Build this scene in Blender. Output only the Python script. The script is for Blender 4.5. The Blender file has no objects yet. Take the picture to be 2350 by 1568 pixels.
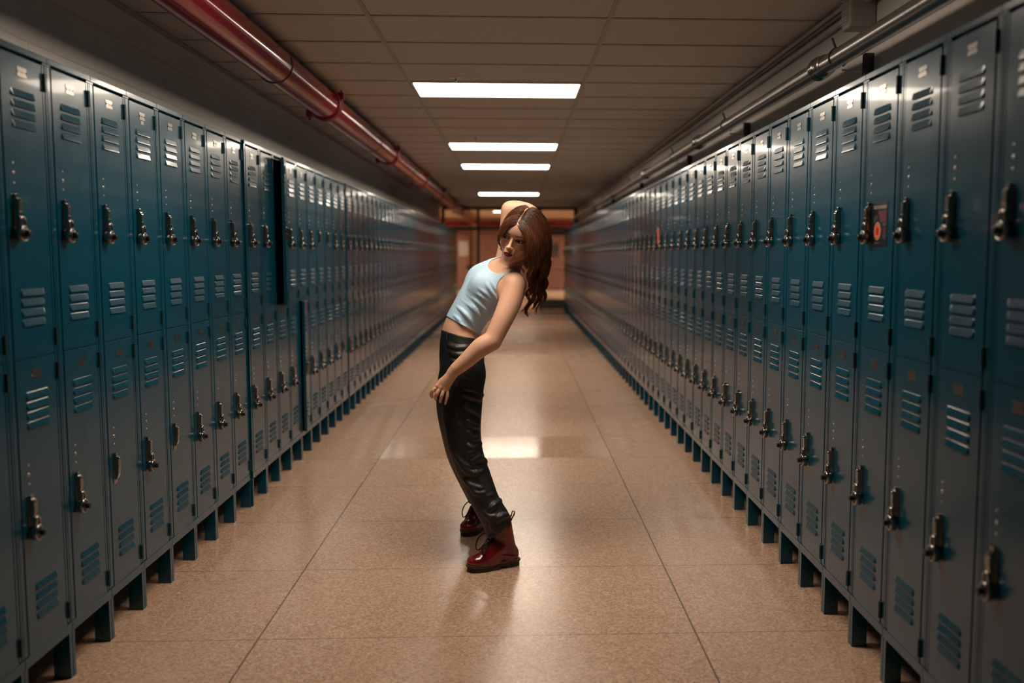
import bpy, bmesh, math, random
import numpy as np
from mathutils import Vector, Matrix
PI = math.pi
R_ = math.radians
SC = bpy.context.scene
COL = SC.collection

# ---------------------------------------------------------------- camera
CAM_H = 1.40865
cam_d = bpy.data.cameras.new('camera')
cam = bpy.data.objects.new('camera', cam_d)
COL.objects.link(cam)
SC.camera = cam
F_PX, PITCH, YAW, ROLL, CX = 2161.83, .09222, .04271, .00141, 1275.1
cam_d.sensor_fit = 'HORIZONTAL'
cam_d.sensor_width = 36.0
cam_d.lens = F_PX * 36.0 / 2350.0
cam_d.shift_x = (1175.0 - CX) / 2350.0
cam_d.clip_start = 0.05
cam_d.clip_end = 200
cam_d.dof.use_dof = True
cam_d.dof.focus_distance = 4.2
cam_d.dof.aperture_fstop = 1.5
_cy, _sy = math.cos(YAW), math.sin(YAW)
_cp, _sp = math.cos(PITCH), math.sin(PITCH)
CAM_M = np.array([[1, 0, 0], [0, _cp, -_sp], [0, _sp, _cp]]) @ np.array([[_cy, -_sy, 0], [_sy, _cy, 0], [0, 0, 1]])
_r, _d, _u = CAM_M
_rr = math.cos(ROLL) * _r + math.sin(ROLL) * _u
_uu = math.cos(ROLL) * _u - math.sin(ROLL) * _r
cam.matrix_world = Matrix(((_rr[0], _uu[0], -_d[0], 0), (_rr[1], _uu[1], -_d[1], 0), (_rr[2], _uu[2], -_d[2], CAM_H), (0, 0, 0, 1)))

# ---------------------------------------------------------------- world, colour, exposure
w_ = bpy.data.worlds.new('world'); SC.world = w_; w_.use_nodes = True
w_.node_tree.nodes['Background'].inputs[0].default_value = (0.05, 0.045, 0.04, 1)
w_.node_tree.nodes['Background'].inputs[1].default_value = 0.3
SC.view_settings.view_transform = 'Standard'
SC.view_settings.look = 'None'
SC.view_settings.gamma = 1.0
SC.view_settings.use_curve_mapping = False
SC.view_settings.exposure = 0.0
SC.cycles.max_bounces = 8
SC.cycles.diffuse_bounces = 5
SC.cycles.glossy_bounces = 4
SC.cycles.sample_clamp_indirect = 6.0
SC.cycles.use_denoising = True
LAMP_COL = (1.0, 0.86, 0.70)
LAMP_E = 20.0

# ---------------------------------------------------------------- shared dimensions
XL, XR = -1.477, 1.206          # faces of the two locker rows
WL, WR = -1.90, 1.62            # walls behind them
ZC = 2.605                      # ceiling
CW = 0.3048                     # locker width
Y0L, Y0R = 3.1025, 2.6446       # a column boundary of each row
YEND = 23.9
YBACK = -4.0

# ---------------------------------------------------------------- materials
def mat(name, col, rough=.5, metal=0.0, spec=.5, coat=0.0, coat_r=.1, emit=None, es=0.0):
    m = bpy.data.materials.new(name); m.use_nodes = True
    b = m.node_tree.nodes['Principled BSDF']
    b.inputs['Base Color'].default_value = (*col, 1)
    b.inputs['Roughness'].default_value = rough
    b.inputs['Metallic'].default_value = metal
    b.inputs['Specular IOR Level'].default_value = spec
    b.inputs['Coat Weight'].default_value = coat
    b.inputs['Coat Roughness'].default_value = coat_r
    if emit:
        b.inputs['Emission Color'].default_value = (*emit, 1)
        b.inputs['Emission Strength'].default_value = es
    return m
class NT:
    """small node-building helper around one material"""
    def __init__(s, m):
        s.m = m; s.t = m.node_tree; s.b = s.t.nodes['Principled BSDF']
    def n(s, typ, ins=None, **props):
        nd = s.t.nodes.new(typ)
        for k, v in props.items(): setattr(nd, k, v)
        for k, v in (ins or {}).items():
            if isinstance(v, bpy.types.NodeSocket): s.t.links.new(v, nd.inputs[k])
            else: nd.inputs[k].default_value = v
        return nd
    def link(s, a, b): s.t.links.new(a, b)
    def math(s, op, a, b=0.0, c=0.0, clamp=False):
        nd = s.n('ShaderNodeMath', {0: a, 1: b, 2: c}, operation=op); nd.use_clamp = clamp
        return nd.outputs[0]
    def mix(s, f, a, b):
        nd = s.n('ShaderNodeMix', data_type='RGBA')
        for k, v in ((0, f), (6, a), (7, b)):
            if isinstance(v, bpy.types.NodeSocket): s.t.links.new(v, nd.inputs[k])
            else: nd.inputs[k].default_value = v if k == 0 else ((*v, 1) if len(v) == 3 else v)
        return nd.outputs[2]
    def ramp(s, f, stops):
        nd = s.n('ShaderNodeValToRGB', {0: f}); r = nd.color_ramp
        while len(r.elements) < len(stops): r.elements.new(.5)
        for e, (p, c) in zip(r.elements, stops):
            e.position = p; e.color = (*c, 1) if len(c) == 3 else c
        return nd.outputs[0]
    def obj(s): return s.n('ShaderNodeTexCoord').outputs['Object']
    def noise(s, vec, scale, detail=2.0, rough=.5, out=0):
        return s.n('ShaderNodeTexNoise', {'Vector': vec, 'Scale': scale, 'Detail': detail, 'Roughness': rough}).outputs[out]
    def scale(s, vec, sc):
        return s.n('ShaderNodeMapping', {'Vector': vec, 'Scale': sc}).outputs[0]
    def bump(s, h, strength=.3, dist=.01, normal=None):
        ins = {'Height': h, 'Strength': strength, 'Distance': dist}
        nd = s.n('ShaderNodeBump', ins)
        if normal is not None: s.link(normal, nd.inputs['Normal'])
        return nd.outputs[0]
    def line(s, coord, period, offset, half):
        """1 on thin lines every <period> along coord"""
        a = s.math('SUBTRACT', coord, offset)
        a = s.math('DIVIDE', a, period)
        a = s.math('ADD', a, .5)
        a = s.math('FRACT', a)
        a = s.math('SUBTRACT', a, .5)
        a = s.math('ABSOLUTE', a)
        return s.math('LESS_THAN', a, half / period)

M = {}
# locker paint: glossy teal enamel
m = mat('teal_enamel', (0.0003, 0.057, 0.097), .24, 0, .36, .22, .05); t = NT(m); M['teal'] = m
v = t.obj()
n1 = t.noise(v, 9.0, 3)
t.link(t.math('MULTIPLY_ADD', n1, .10, .19), t.b.inputs['Roughness'])
n2 = t.noise(v, 420.0, 1)
n3 = t.noise(v, 5.0, 2)
t.link(t.bump(t.math('ADD', t.math('MULTIPLY', n2, .02), n3), .015, .004), t.b.inputs['Normal'])
M['hinge'] = mat('hinge_and_shade_enamel', (0.002, 0.03, 0.042), .45)  # dark hinge enamel, also painted shade in the door gap and louvre slots
M['chrome'] = mat('worn_nickel', (.32, .30, .27), .17, 1.0)
M['chrome_b'] = mat('padlock_steel', (.36, .34, .32), .17, 1.0)
M['black'] = mat('black_dial', (.008, .008, .008), .35)
M['plate'] = mat('number_plate_aluminium', (.36, .33, .30), .24, 1.0)
M['plate_d'] = mat('number_plate_ink', (.05, .045, .04), .5)
M['rivet'] = mat('rivet_nickel', (.6, .52, .45), .28, 1.0)

# terrazzo floor
m = mat('terrazzo', (.45, .3, .22), .22, 0, .5, 0, .12); t = NT(m); M['floor'] = m
v = t.obj()
sep = t.n('ShaderNodeSeparateXYZ', {0: v})
vo = t.n('ShaderNodeTexVoronoi', {'Vector': v, 'Scale': 135.0, 'Randomness': 1.0})
vcol = t.n('ShaderNodeSeparateColor', {0: vo.outputs['Color']})
chips = t.ramp(vcol.outputs[0], [(0.0, (.17, .072, .042)), (.28, (.43, .21, .125)), (.55, (.58, .36, .24)), (.8, (.68, .48, .34)), (1.0, (.80, .62, .47))])
vo2 = t.n('ShaderNodeTexVoronoi', {'Vector': v, 'Scale': 300.0})
vc2 = t.n('ShaderNodeSeparateColor', {0: vo2.outputs['Color']})
fine = t.ramp(vc2.outputs[1], [(0.0, (.37, .20, .12)), (1.0, (.74, .54, .40))])
c = t.mix(.42, chips, fine)
big = t.noise(v, 1.3, 3)
c = t.mix(t.math('MULTIPLY', big, .5), c, (.57, .36, .24))
lx = t.math('MAXIMUM', t.line(sep.outputs[0], 1.617, -.947, .0035), t.line(sep.outputs[1], .7655, 3.382, .0022))
c = t.mix(t.math('MULTIPLY', lx, .85), c, (.07, .055, .05))
t.link(c, t.b.inputs['Base Color'])
wear = t.noise(v, 2.2, 4)
# every slab is polished a little differently; some are nearly mirror smooth
row = t.math('FLOOR', t.math('DIVIDE', t.math('SUBTRACT', sep.outputs[1], 3.382), .7655))
clm = t.math('FLOOR', t.math('DIVIDE', t.math('SUBTRACT', sep.outputs[0], -.947), 1.617))
wn = t.n('ShaderNodeTexWhiteNoise', {'Vector': t.n('ShaderNodeCombineXYZ', {0: row, 1: clm, 2: 3.0}).outputs[0]}, noise_dimensions='3D').outputs[0]
slab = t.math('MULTIPLY_ADD', wn, .07, .17)
pol = t.math('MULTIPLY', t.math('COMPARE', row, 4.0, .5), t.math('COMPARE', clm, 0.0, .5))
slab = t.math('SUBTRACT', slab, t.math('MULTIPLY', pol, t.math('SUBTRACT', slab, .085)))
t.link(t.math('MULTIPLY_ADD', wear, .08, slab), t.b.inputs['Roughness'])
t.link(t.bump(t.math('SUBTRACT', t.math('MULTIPLY', t.noise(v, 160.0, 2), .12), lx), .12, .003), t.b.inputs['Normal'])

# acoustic ceiling tile
m = mat('ceiling_tile', (.40, .36, .32), .85); t = NT(m); M['ceil'] = m
v = t.obj()
h = t.noise(v, 120.0, 3)
pit = t.n('ShaderNodeTexVoronoi', {'Vector': v, 'Scale': 95.0})
pits = t.math('LESS_THAN', pit.outputs['Distance'], .2)
vc = t.n('ShaderNodeSeparateColor', {0: pit.outputs['Color']})
pits = t.math('MULTIPLY', pits, t.math('LESS_THAN', vc.outputs[0], .45))
t.link(t.mix(t.math('MULTIPLY', pits, .75), (.56, .53, .49), (.13, .12, .11)), t.b.inputs['Base Color'])
t.link(t.bump(h, .35, .004), t.b.inputs['Normal'])
M['tbar'] = mat('ceiling_bar', (.40, .38, .35), .6)

# painted concrete block
def block_mat(name, col, axis=1):
    m = mat(name, col, .42); t = NT(m)
    v = t.obj(); sp = t.n('ShaderNodeSeparateXYZ', {0: v})
    uv = t.n('ShaderNodeCombineXYZ', {0: sp.outputs[axis], 1: sp.outputs[2], 2: 0.0}).outputs[0]
    br = t.n('ShaderNodeTexBrick', {'Vector': uv, 'Color1': (1, 1, 1, 1), 'Color2': (1, 1, 1, 1), 'Mortar': (0, 0, 0, 1), 'Scale': 1.0, 'Mortar Size': .005, 'Mortar Smooth': .6, 'Brick Width': .4064, 'Row Height': .2032})
    hgt = t.math('ADD', br.outputs['Fac'], t.math('MULTIPLY', t.noise(v, 160.0, 3), .45))
    t.link(t.bump(hgt, .8, .004), t.b.inputs['Normal'])
    n = t.noise(v, 3.0, 3)
    t.link(t.mix(t.math('MULTIPLY', n, .35), (*col,), tuple(x * .75 for x in col)), t.b.inputs['Base Color'])
    return m
M['block'] = block_mat('painted_block', (.70, .64, .58))
M['red'] = mat('red_pipe_paint', (.19, .004, .012), .14, 0, .3, .10, .04)
M['red_d'] = mat('dark_red_coupling', (.17, .008, .014), .4)
M['steel'] = mat('galvanised_steel', (.30, .29, .27), .27, .9)
M['steel_d'] = mat('dark_steel', (.06, .058, .055), .45, .6)
M['conduit'] = mat('painted_conduit', (.46, .42, .37), .38)
M['plastic'] = mat('beige_plastic', (.36, .32, .28), .45)
M['lamp'] = mat('lamp_diffuser', (.9, .9, .9), .5, emit=LAMP_COL, es=LAMP_E)
M['white_metal'] = mat('white_painted_metal', (.7, .68, .64), .4)
M['frame_d'] = mat('dark_bronze_frame', (.022, .020, .014), .4)
M['door_paint'] = mat('dark_door_paint', (.10, .085, .06), .45)
m = mat('door_glass', (.9, .92, .9), .03); t = NT(m); t.b.inputs['Transmission Weight'].default_value = 1.0; t.b.inputs['IOR'].default_value = 1.02; M['glass'] = m
m = mat('red_brick', (.3, .1, .06), .7); t = NT(m); M['brick'] = m
v = t.obj(); sp = t.n('ShaderNodeSeparateXYZ', {0: v})
uv = t.n('ShaderNodeCombineXYZ', {0: sp.outputs[0], 1: sp.outputs[2], 2: 0.0}).outputs[0]
br = t.n('ShaderNodeTexBrick', {'Vector': uv, 'Color1': (.33, .135, .09, 1), 'Color2': (.25, .10, .068, 1), 'Mortar': (.34, .24, .18, 1), 'Scale': 1.0, 'Mortar Size': .006, 'Brick Width': .2, 'Row Height': .067})
t.link(br.outputs['Color'], t.b.inputs['Base Color'])
M['cream'] = mat('cream_paint', (.80, .66, .48), .5)
M['paper'] = mat('notice_paper', (.55, .48, .40), .7)
M['blue'] = mat('blue_strip', (.12, .16, .42), .6)
M['yellow'] = mat('ochre_paint', (.5, .30, .08), .5)

# ---------------------------------------------------------------- mesh helpers
class MB:
    """collects shapes into one mesh, several material slots allowed"""
    def __init__(s): s.v = []; s.f = []; s.mi = []; s.sm = []; s.mats = []
    def slot(s, m):
        if m not in s.mats: s.mats.append(m)
        return s.mats.index(m)
    def add(s, vs, fs, m, smooth=False, T=None):
        o = len(s.v); k = s.slot(m)
        for p in vs:
            p = Vector(p)
            s.v.append(T @ p if T is not None else p)
        for f in fs:
            s.f.append([i + o for i in f]); s.mi.append(k); s.sm.append(smooth)
        return s
    def box(s, a, b, m, bev=0.0, T=None):
        x0, y0, z0 = a; x1, y1, z1 = b
        if bev <= 0:
            vs = [(x0, y0, z0), (x1, y0, z0), (x1, y1, z0), (x0, y1, z0), (x0, y0, z1), (x1, y0, z1), (x1, y1, z1), (x0, y1, z1)]
            fs = [(0, 3, 2, 1), (4, 5, 6, 7), (0, 1, 5, 4), (1, 2, 6, 5), (2, 3, 7, 6), (3, 0, 4, 7)]
            return s.add(vs, fs, m, False, T)
        bm = bmesh.new()
        bmesh.ops.create_cube(bm, size=1.0)
        for q in bm.verts:
            q.co = Vector(((x0 + x1) / 2 + q.co.x * (x1 - x0), (y0 + y1) / 2 + q.co.y * (y1 - y0), (z0 + z1) / 2 + q.co.z * (z1 - z0)))
        bmesh.ops.bevel(bm, geom=bm.edges[:], offset=bev, segments=2, affect='EDGES', profile=.5)
        bm.verts.index_update()
        s.add([q.co.copy() for q in bm.verts], [[q.index for q in f.verts] for f in bm.faces], m, False, T)
        bm.free(); return s
    def tube(s, pts, r, m, n=12, cap=True, smooth=True, T=None):
        """swept circle; r may be a number or a list"""
        pts = [Vector(p) for p in pts]; N = len(pts)
        rs = r if isinstance(r, (list, tuple)) else [r] * N
        vs = []; fs = []
        t0 = (pts[1] - pts[0]).normalized()
        up = Vector((0, 0, 1)) if abs(t0.z) < .9 else Vector((1, 0, 0))
        a = t0.cross(up).normalized()
        for i, p in enumerate(pts):
            if i == 0: tg = t0
            elif i == N - 1: tg = (pts[-1] - pts[-2]).normalized()
            else: tg = ((pts[i + 1] - p).normalized() + (p - pts[i - 1]).normalized()).normalized()
            a = (a - tg * a.dot(tg)).normalized(); b = tg.cross(a)
            for k in range(n):
                an = 2 * PI * k / n
                vs.append(p + (a * math.cos(an) + b * math.sin(an)) * rs[i])
        for i in range(N - 1):
            for k in range(n):
                k2 = (k + 1) % n
                fs.append((i * n + k, i * n + k2, (i + 1) * n + k2, (i + 1) * n + k))
        s.add(vs, fs, m, smooth, T)
        if cap:
            s.add(vs[:n], [tuple(range(n))[::-1]], m, False, T)
            s.add(vs[-n:], [tuple(range(n))], m, False, T)
        return s
    def lathe(s, prof, m, axis_o, axis_d, n=24, smooth=True, T=None):
        """prof: list of (radius, height along axis)"""
        d = Vector(axis_d).normalized(); o = Vector(axis_o)
        up = Vector((0, 0, 1)) if abs(d.z) < .9 else Vector((1, 0, 0))
        a = d.cross(up).normalized(); b = d.cross(a)
        vs = []; fs = []
        for (r, h) in prof:
            for k in range(n):
                an = 2 * PI * k / n
                vs.append(o + d * h + (a * math.cos(an) + b * math.sin(an)) * max(r, 1e-5))
        for i in range(len(prof) - 1):
            for k in range(n):
                k2 = (k + 1) % n
                fs.append((i * n + k, (i + 1) * n + k, (i + 1) * n + k2, i * n + k2))
        return s.add(vs, fs, m, smooth, T)
    def mesh(s, name):
        me = bpy.data.meshes.new(name)
        me.from_pydata([tuple(p) for p in s.v], [], s.f)
        for m in s.mats: me.materials.append(m)
        me.polygons.foreach_set('material_index', s.mi)
        me.polygons.foreach_set('use_smooth', s.sm)
        me.update(); return me
    def build(s, name, parent=None, loc=None):
        return link(name, s.mesh(name), parent, loc)
def link(name, data, parent=None, loc=None):
    o = bpy.data.objects.new(name, data); COL.objects.link(o)
    if parent is not None: o.parent = parent
    if loc is not None: o.location = loc
    return o
def tag(o, label=None, cat=None, group=None, kind=None):
    if label: o['label'] = label
    if cat: o['category'] = cat
    if group: o['group'] = group
    if kind: o['kind'] = kind
    return o
def thing(name, loc, label, cat, group=None, rz=0.0):
    o = link(name, None, None, loc); o.rotation_euler = (0, 0, rz); o.empty_display_size = .05
    return tag(o, label, cat, group)
def put(name, data, parent, group=None):
    return link(name, data, parent)
def ordinal(n):
    ones = ['', 'first', 'second', 'third', 'fourth', 'fifth', 'sixth', 'seventh', 'eighth', 'ninth', 'tenth', 'eleventh', 'twelfth', 'thirteenth', 'fourteenth', 'fifteenth', 'sixteenth', 'seventeenth', 'eighteenth', 'nineteenth']
    if n < 20: return ones[n]
    tens = ['', '', 'twent', 'thirt', 'fort', 'fift', 'sixt', 'sevent', 'eight', 'ninet'][n // 10]
    return tens + 'ieth' if n % 10 == 0 else tens + 'y-' + ones[n % 10]

# ---------------------------------------------------------------- the corridor shell
def struct(name, mb): return tag(mb.build(name), kind='structure')
YF = 32.0
struct('floor', MB().box((-6, YBACK, -.1), (6, YF + .3, 0), M['floor']))
struct('ceiling', MB().box((WL - .15, YBACK, ZC), (WR + .15, 24.0, ZC + .1), M['ceil']))
struct('wall_left', MB().box((WL - .15, YBACK, 0), (WL, 24.12, ZC), M['block']))
struct('wall_right', MB().box((WR, YBACK, 0), (WR + .15, 24.12, ZC), M['block']))
struct('wall_back', MB().box((WL - .15, YBACK - .15, 0), (WR + .15, YBACK, ZC + .1), M['block']))
# suspended ceiling bars
mb = MB()
RX = (-.7365, .4835)
for x in RX: mb.box((x - .012, YBACK, ZC - .006), (x + .012, 24.0, ZC), M['tbar'])
yy = 6.70 - .6 * 17
while yy < 24:
    mb.box((WL, yy - .012, ZC - .005), (WR, yy + .012, ZC - .0004), M['tbar']); yy += .6
mb.box((WL, YBACK, ZC - .022), (WL + .022, 24.0, ZC - .006), M['tbar'])
mb.box((WR - .022, YBACK, ZC - .022), (WR, 24.0, ZC - .006), M['tbar'])
struct('trim_1', mb)

# ---------------------------------------------------------------- recessed ceiling lights
M['lamp_fill'] = mat('added_fill_diffuser', (.9, .9, .9), .5, emit=LAMP_COL, es=LAMP_E * 1.35)  # stronger glow for the fill lamps added out of view
def ceiling_light(y, label, zc=ZC, x=-.1265, lm='lamp'):
    o = thing('ceiling_light', (x, y, zc - .008), label, 'ceiling light', 'recessed ceiling lights along the corridor')
    m1 = MB(); hw, hd = .595, .29
    for a, b in (((-hw, -hd, -.004), (hw, -hd + .014, .007)), ((-hw, hd - .014, -.004), (hw, hd, .007)),
                 ((-hw, -hd + .014, -.004), (-hw + .014, hd - .014, .007)), ((hw - .014, -hd + .014, -.004), (hw, hd - .014, .007))):
        m1.box(a, b, M['white_metal'])
    m1.build('frame', o)
    MB().box((-hw + .014, -hd + .014, -.0005), (hw - .014, hd - .014, .006), M[lm]).build('diffuser', o)
for y, l in ((3.8, 'lit rectangular ceiling light just above the person, out of the picture'),
             (7.0, 'largest and nearest lit rectangular light in the tiled ceiling'),
             (10.6, 'second lit ceiling light from the viewer, beside a sprinkler'),
             (13.0, 'third lit ceiling light from the viewer, close behind the second'),
             (18.9, 'small fourth lit ceiling light above the raised elbow of the person')):
    ceiling_light(y, l)

# sprinklers
for (x, y, l) in ((-.40, 6.55, 'small sprinkler head just before the nearest ceiling light'),
                  (-.40, 9.75, 'small sprinkler head just before the second ceiling light'),
                  (-.40, 16.3, 'small sprinkler head before the farthest ceiling light')):
    o = thing('sprinkler', (x, y, ZC), l, 'sprinkler', 'ceiling sprinklers')
    MB().lathe([(.0, -.006), (.038, -.006), (.042, 0), (0, 0)], M['white_metal'], (0, 0, 0), (0, 0, 1)).build('escutcheon', o)
    mm = MB().lathe([(0, -.034), (.006, -.034), (.006, -.006), (0, -.006)], M['steel'], (0, 0, 0), (0, 0, 1), 12)
    mm.lathe([(0, -.037), (.014, -.037), (.014, -.034), (0, -.034)], M['steel'], (0, 0, 0), (0, 0, 1), 12)
    mm.build('nozzle', o)

# ---------------------------------------------------------------- overhead pipes
def pipe(name, x, z, r, y0, y1, m, label, cat='pipe'):
    o = thing(name, (x, y0, z), label, cat)
    MB().tube([(0, 0, 0), (0, y1 - y0, 0)], r, m, 40).build('pipe_run', o)
    return o
RXP, RZP, RRP = -1.356, 2.474, .101
rp = pipe('red_pipe', RXP, RZP, RRP, YBACK + .02, 31.1, M['red'], 'thick glossy dark red pipe hung under the ceiling along the left wall')
for y in (6.94, 10.3, 13.7, 16.9, 20.2, 23.0, .4):
    mm = MB()
    q = (0, y - (YBACK + .02), 0)
    mm.lathe([(RRP, -.045), (RRP + .012, -.045), (RRP + .016, -.03), (RRP + .008, -.012), (RRP + .008, .012), (RRP + .016, .03), (RRP + .012, .045), (RRP, .045)], M['red_d'], q, (0, 1, 0), 40)
    for sgn in (-1, 1):
        a = R_(28) if sgn > 0 else R_(208)
        cx_, cz_ = (RRP + .028) * math.cos(a), (RRP + .028) * math.sin(a)
        mm.box((cx_ - .022, q[1] - .022, cz_ - .026), (cx_ + .022, q[1] + .022, cz_ + .026), M['red_d'], .006)
        mm.tube([(cx_, q[1], cz_ - .05), (cx_, q[1], cz_ + .045)], .007, M['red_d'], 8)
    mm.build('coupling', rp)
for y in (5.5, 9.1, 12.1, 15.2, 18.6):
    mm = MB(); q = y - (YBACK + .02)
    pts = []
    for k in range(25):
        a = R_(160 + 220 * k / 24)
        pts.append(((RRP + .003) * math.cos(a), q, (RRP + .003) * math.sin(a)))
    top = ZC - RZP
    pts = [(-.01, q, top - .012)] + pts + [(.01, q, top - .012)]
    mm.tube(pts, .0028, M['steel_d'], 6)
    mm.tube([(0, q, top - .03), (0, q, top)], .006, M['steel'], 8)
    mm.box((-.018, q - .014, top - .016), (.018, q + .014, top - .002), M['steel_d'])
    mm.build('wire_hanger', rp)

GX, GZ, GR = 1.46, 2.296, .0414
gp = pipe('grey_pipe', GX, GZ, GR, YBACK + .02, 24.0, M['steel'], 'bare grey steel pipe running along the right wall above the lockers')
def q_of(y): return y - (YBACK + .02)
for y in (4.52, 7.5, 10.5, 14.0, 17.5):
    mm = MB(); q = q_of(y)
    mm.lathe([(GR, -.06), (GR + .008, -.055), (GR + .009, .055), (GR, .06)], M['steel'], (0, q, 0), (0, 1, 0), 32)
    for k in range(4):
        h = .008 + k * .014
        mm.lathe([(GR + .006, h), (GR + .014, h + .003), (GR + .014, h + .007), (GR + .006, h + .010)], M['chrome'], (0, q, 0), (0, 1, 0), 32)
    mm.build('pipe_coupling', gp)
for y in (4.3, 6.55, 8.7, 12.0, 15.5, 19.0):
    mm = MB(); q = q_of(y)
    mm.tube([((GR + .003) * math.cos(R_(a)), q, (GR + .003) * math.sin(R_(a))) for a in range(-60, 230, 10)], .003, M['steel_d'], 6)
    mm.tube([(-.012, q, GR + .0), (-.03, q, GR + .045)], .006, M['steel_d'], 8)
    mm.tube([(.02, q, -GR - .012), (WR - GX - .045, q, -GR - .02)], .004, M['steel'], 8)
    mm.box((WR - GX - .042, q - .018, -.125), (WR - GX, q + .018, .02), M['steel_d'], .002)
    mm.build('pipe_hanger', gp)

# small conduits in the corner of ceiling and right wall
for (x, z, r, l, m_) in ((1.560, 2.583, .011, 'painted conduit in the right ceiling corner, nearest the corridor', 'conduit'),
                         (1.603, 2.586, .010, 'painted conduit in the right ceiling corner, next to the wall', 'conduit'),
                         (1.597, 2.540, .0165, 'thicker painted conduit on the right wall below two thin ones', 'conduit')):
    y1 = 24.0
    y0 = 4.62 if r > .016 else YBACK + .02
    o = pipe('conduit', x, z, r, y0, y1, M[m_], l, 'conduit')
    k = y0 + 1.6
    while k < 22:
        MB().lathe([(r, -.03), (r + .005, -.028), (r + .005, .028), (r, .03)], M[m_], (0, k - y0, 0), (0, 1, 0), 16).build('conduit_coupling', o)
        k += 3.05

# wall box with louvred front
o = thing('wall_sounder', (WR, 4.32, 2.425), 'beige louvred plastic box mounted high on the right wall', 'wall box')
mm = MB().box((-.125, -.055, 0), (0, .055, .165), M['plastic'], .01)
mm.build('housing', o)
mm = MB()
for k in range(12):
    z = .022 + k * .0105
    mm.box((-.129, -.042, z), (-.124, .042, z + .005), M['plastic'])
mm.build('grille', o)
mm = MB().tube([(-.045, -.05, .125), (-.045, -.11, .125), (-.045, -.22, .14), (-.045, -.5, .15), (-.045, -2.2, .15)], .019, M['conduit'], 16)
mm.build('conduit_elbow', o)

# ---------------------------------------------------------------- lockers
DOOR_W, DOOR_H = .2440, .9015
DU0 = .030                      # near edge of the door inside its column
def louvre(mb, u0, u1, zt, h=.021, out=.0058, m=None):
    m = m or M['teal']
    prof = [(0.0, 0.0), (out * .14, -.06 * h), (out * .93, -.90 * h), (out, -h)]
    vs = []; e = .007
    for k, (n_, z_) in enumerate(prof):
        ins = e * (1 - k / 3.0) * .0
        vs += [(n_, u0 + e, zt + z_), (n_, u1 - e, zt + z_)]
    L0 = len(vs)
    vs += [(0, u0, zt - .003), (0, u1, zt - .003), (0, u0, zt - h), (0, u1, zt - h), (0, u0 + e, zt - h), (0, u1 - e, zt - h)]
    fs = [(0, 1, 3, 2), (2, 3, 5, 4), (4, 5, 7, 6)]
    fs = [tuple(reversed(f)) for f in fs]
    fs += [(L0, 2, 0), (L0, 4, 2), (L0, L0 + 2, 6, 4), (L0 + 1, 1, 3), (L0 + 1, 3, 5), (L0 + 1, 5, 7, L0 + 3)]
    mb.add(vs, fs, m)
    mb.add([(out, u0 + e, zt - h), (out, u1 - e, zt - h), (.0004, u1 - e, zt - h), (.0004, u0 + e, zt - h)], [(0, 1, 2, 3)], M['hinge'])  # dark face closing the slot, painted as its shaded opening
def door_mesh():
    """origin: hinge edge, front face plane, top.  x out of the door, y from hinge towards -handle side"""
    mb = MB(); T = M['teal']
    W, H, b, th = DOOR_W, DOOR_H, .002, .018
    # local u runs 0 (handle side) .. W (hinge side); stored as y = u - W
    def P(n, u, z): return (n, u - W, z)
    rings = [(-th, 0), (-b, 0), (0, b)]
    vs = []
    for n_, i_ in rings:
        vs += [P(n_, i_, -i_), P(n_, W - i_, -i_), P(n_, W - i_, -H + i_), P(n_, i_, -H + i_)]
    fs = []
    for r in range(2):
        for k in range(4):
            k2 = (k + 1) % 4
            fs.append((r * 4 + k, r * 4 + k2, (r + 1) * 4 + k2, (r + 1) * 4 + k))
    fs.append((8, 9, 10, 11)); 
    fs = [tuple(reversed(f)) for f in fs]
    fs.append((0, 1, 2, 3))
    mb.add(vs, fs, T)
    for base in (-.101, -.694):
        for k in range(4):
            louvre2 = MB(); louvre(louvre2, .053, .192, base - k * .0305)
            mb.add([(p.x, p.y - W, p.z) for p in louvre2.v], [f for f, mi in zip(louvre2.f, louvre2.mi) if mi == 0], M['teal'])
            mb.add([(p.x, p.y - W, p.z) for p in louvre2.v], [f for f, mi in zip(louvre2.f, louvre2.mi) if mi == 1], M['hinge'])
    return mb.mesh('door')
ME = {}
ME['door'] = door_mesh()
def hinge_mesh():
    mb = MB()
    mb.tube([(.003, .004, -.0275), (.003, .004, .0275)], .0062, M['hinge'], 10)
    mb.box((-.003, -.010, -.0275), (.0008, .012, .0275), M['hinge'])
    return mb.mesh('hinge')
ME['hinge'] = hinge_mesh()
def plate_mesh():
    mb = MB()
    w, h, t_ = .0275, .0145, .0012
    prof = [(-w, -h), (w, -h), (w, -.005), (w - .004, -.003), (w - .004, .003), (w, .005), (w, h), (-w, h), (-w, .005), (-w + .004, .003), (-w + .004, -.003), (-w, -.005)]
    n = len(prof)
    vs = [(0, a, b_) for a, b_ in prof] + [(t_, a, b_) for a, b_ in prof]
    fs = [(i, (i + 1) % n, n + (i + 1) % n, n + i) for i in range(n)] + [tuple(range(n, 2 * n))]
    mb.add(vs, fs, M['plate'])
    for k, (a, hh) in enumerate(((-.007, .007), (0.0, .0075), (.007, .007))):
        mb.box((t_, a - .0011, -hh * .42), (t_ + .0003, a + .0009, hh * .42), M['plate_d'])
    for a in (-.021, .021):
        mb.lathe([(.0026, 0), (.002, .001), (0, .0012)], M['plate_d'], (t_, a, 0), (1, 0, 0), 8)
    return mb.mesh('number_plate')
ME['plate'] = plate_mesh()
def rivet_mesh(r):
    return MB().lathe([(r, 0), (r, .001), (r * .6, .002), (0, .0024)], M['rivet'], (0, 0, 0), (1, 0, 0), 12).mesh('rivet')
ME['riv_s'] = rivet_mesh(.0035); ME['riv_b'] = rivet_mesh(.0055)
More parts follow.
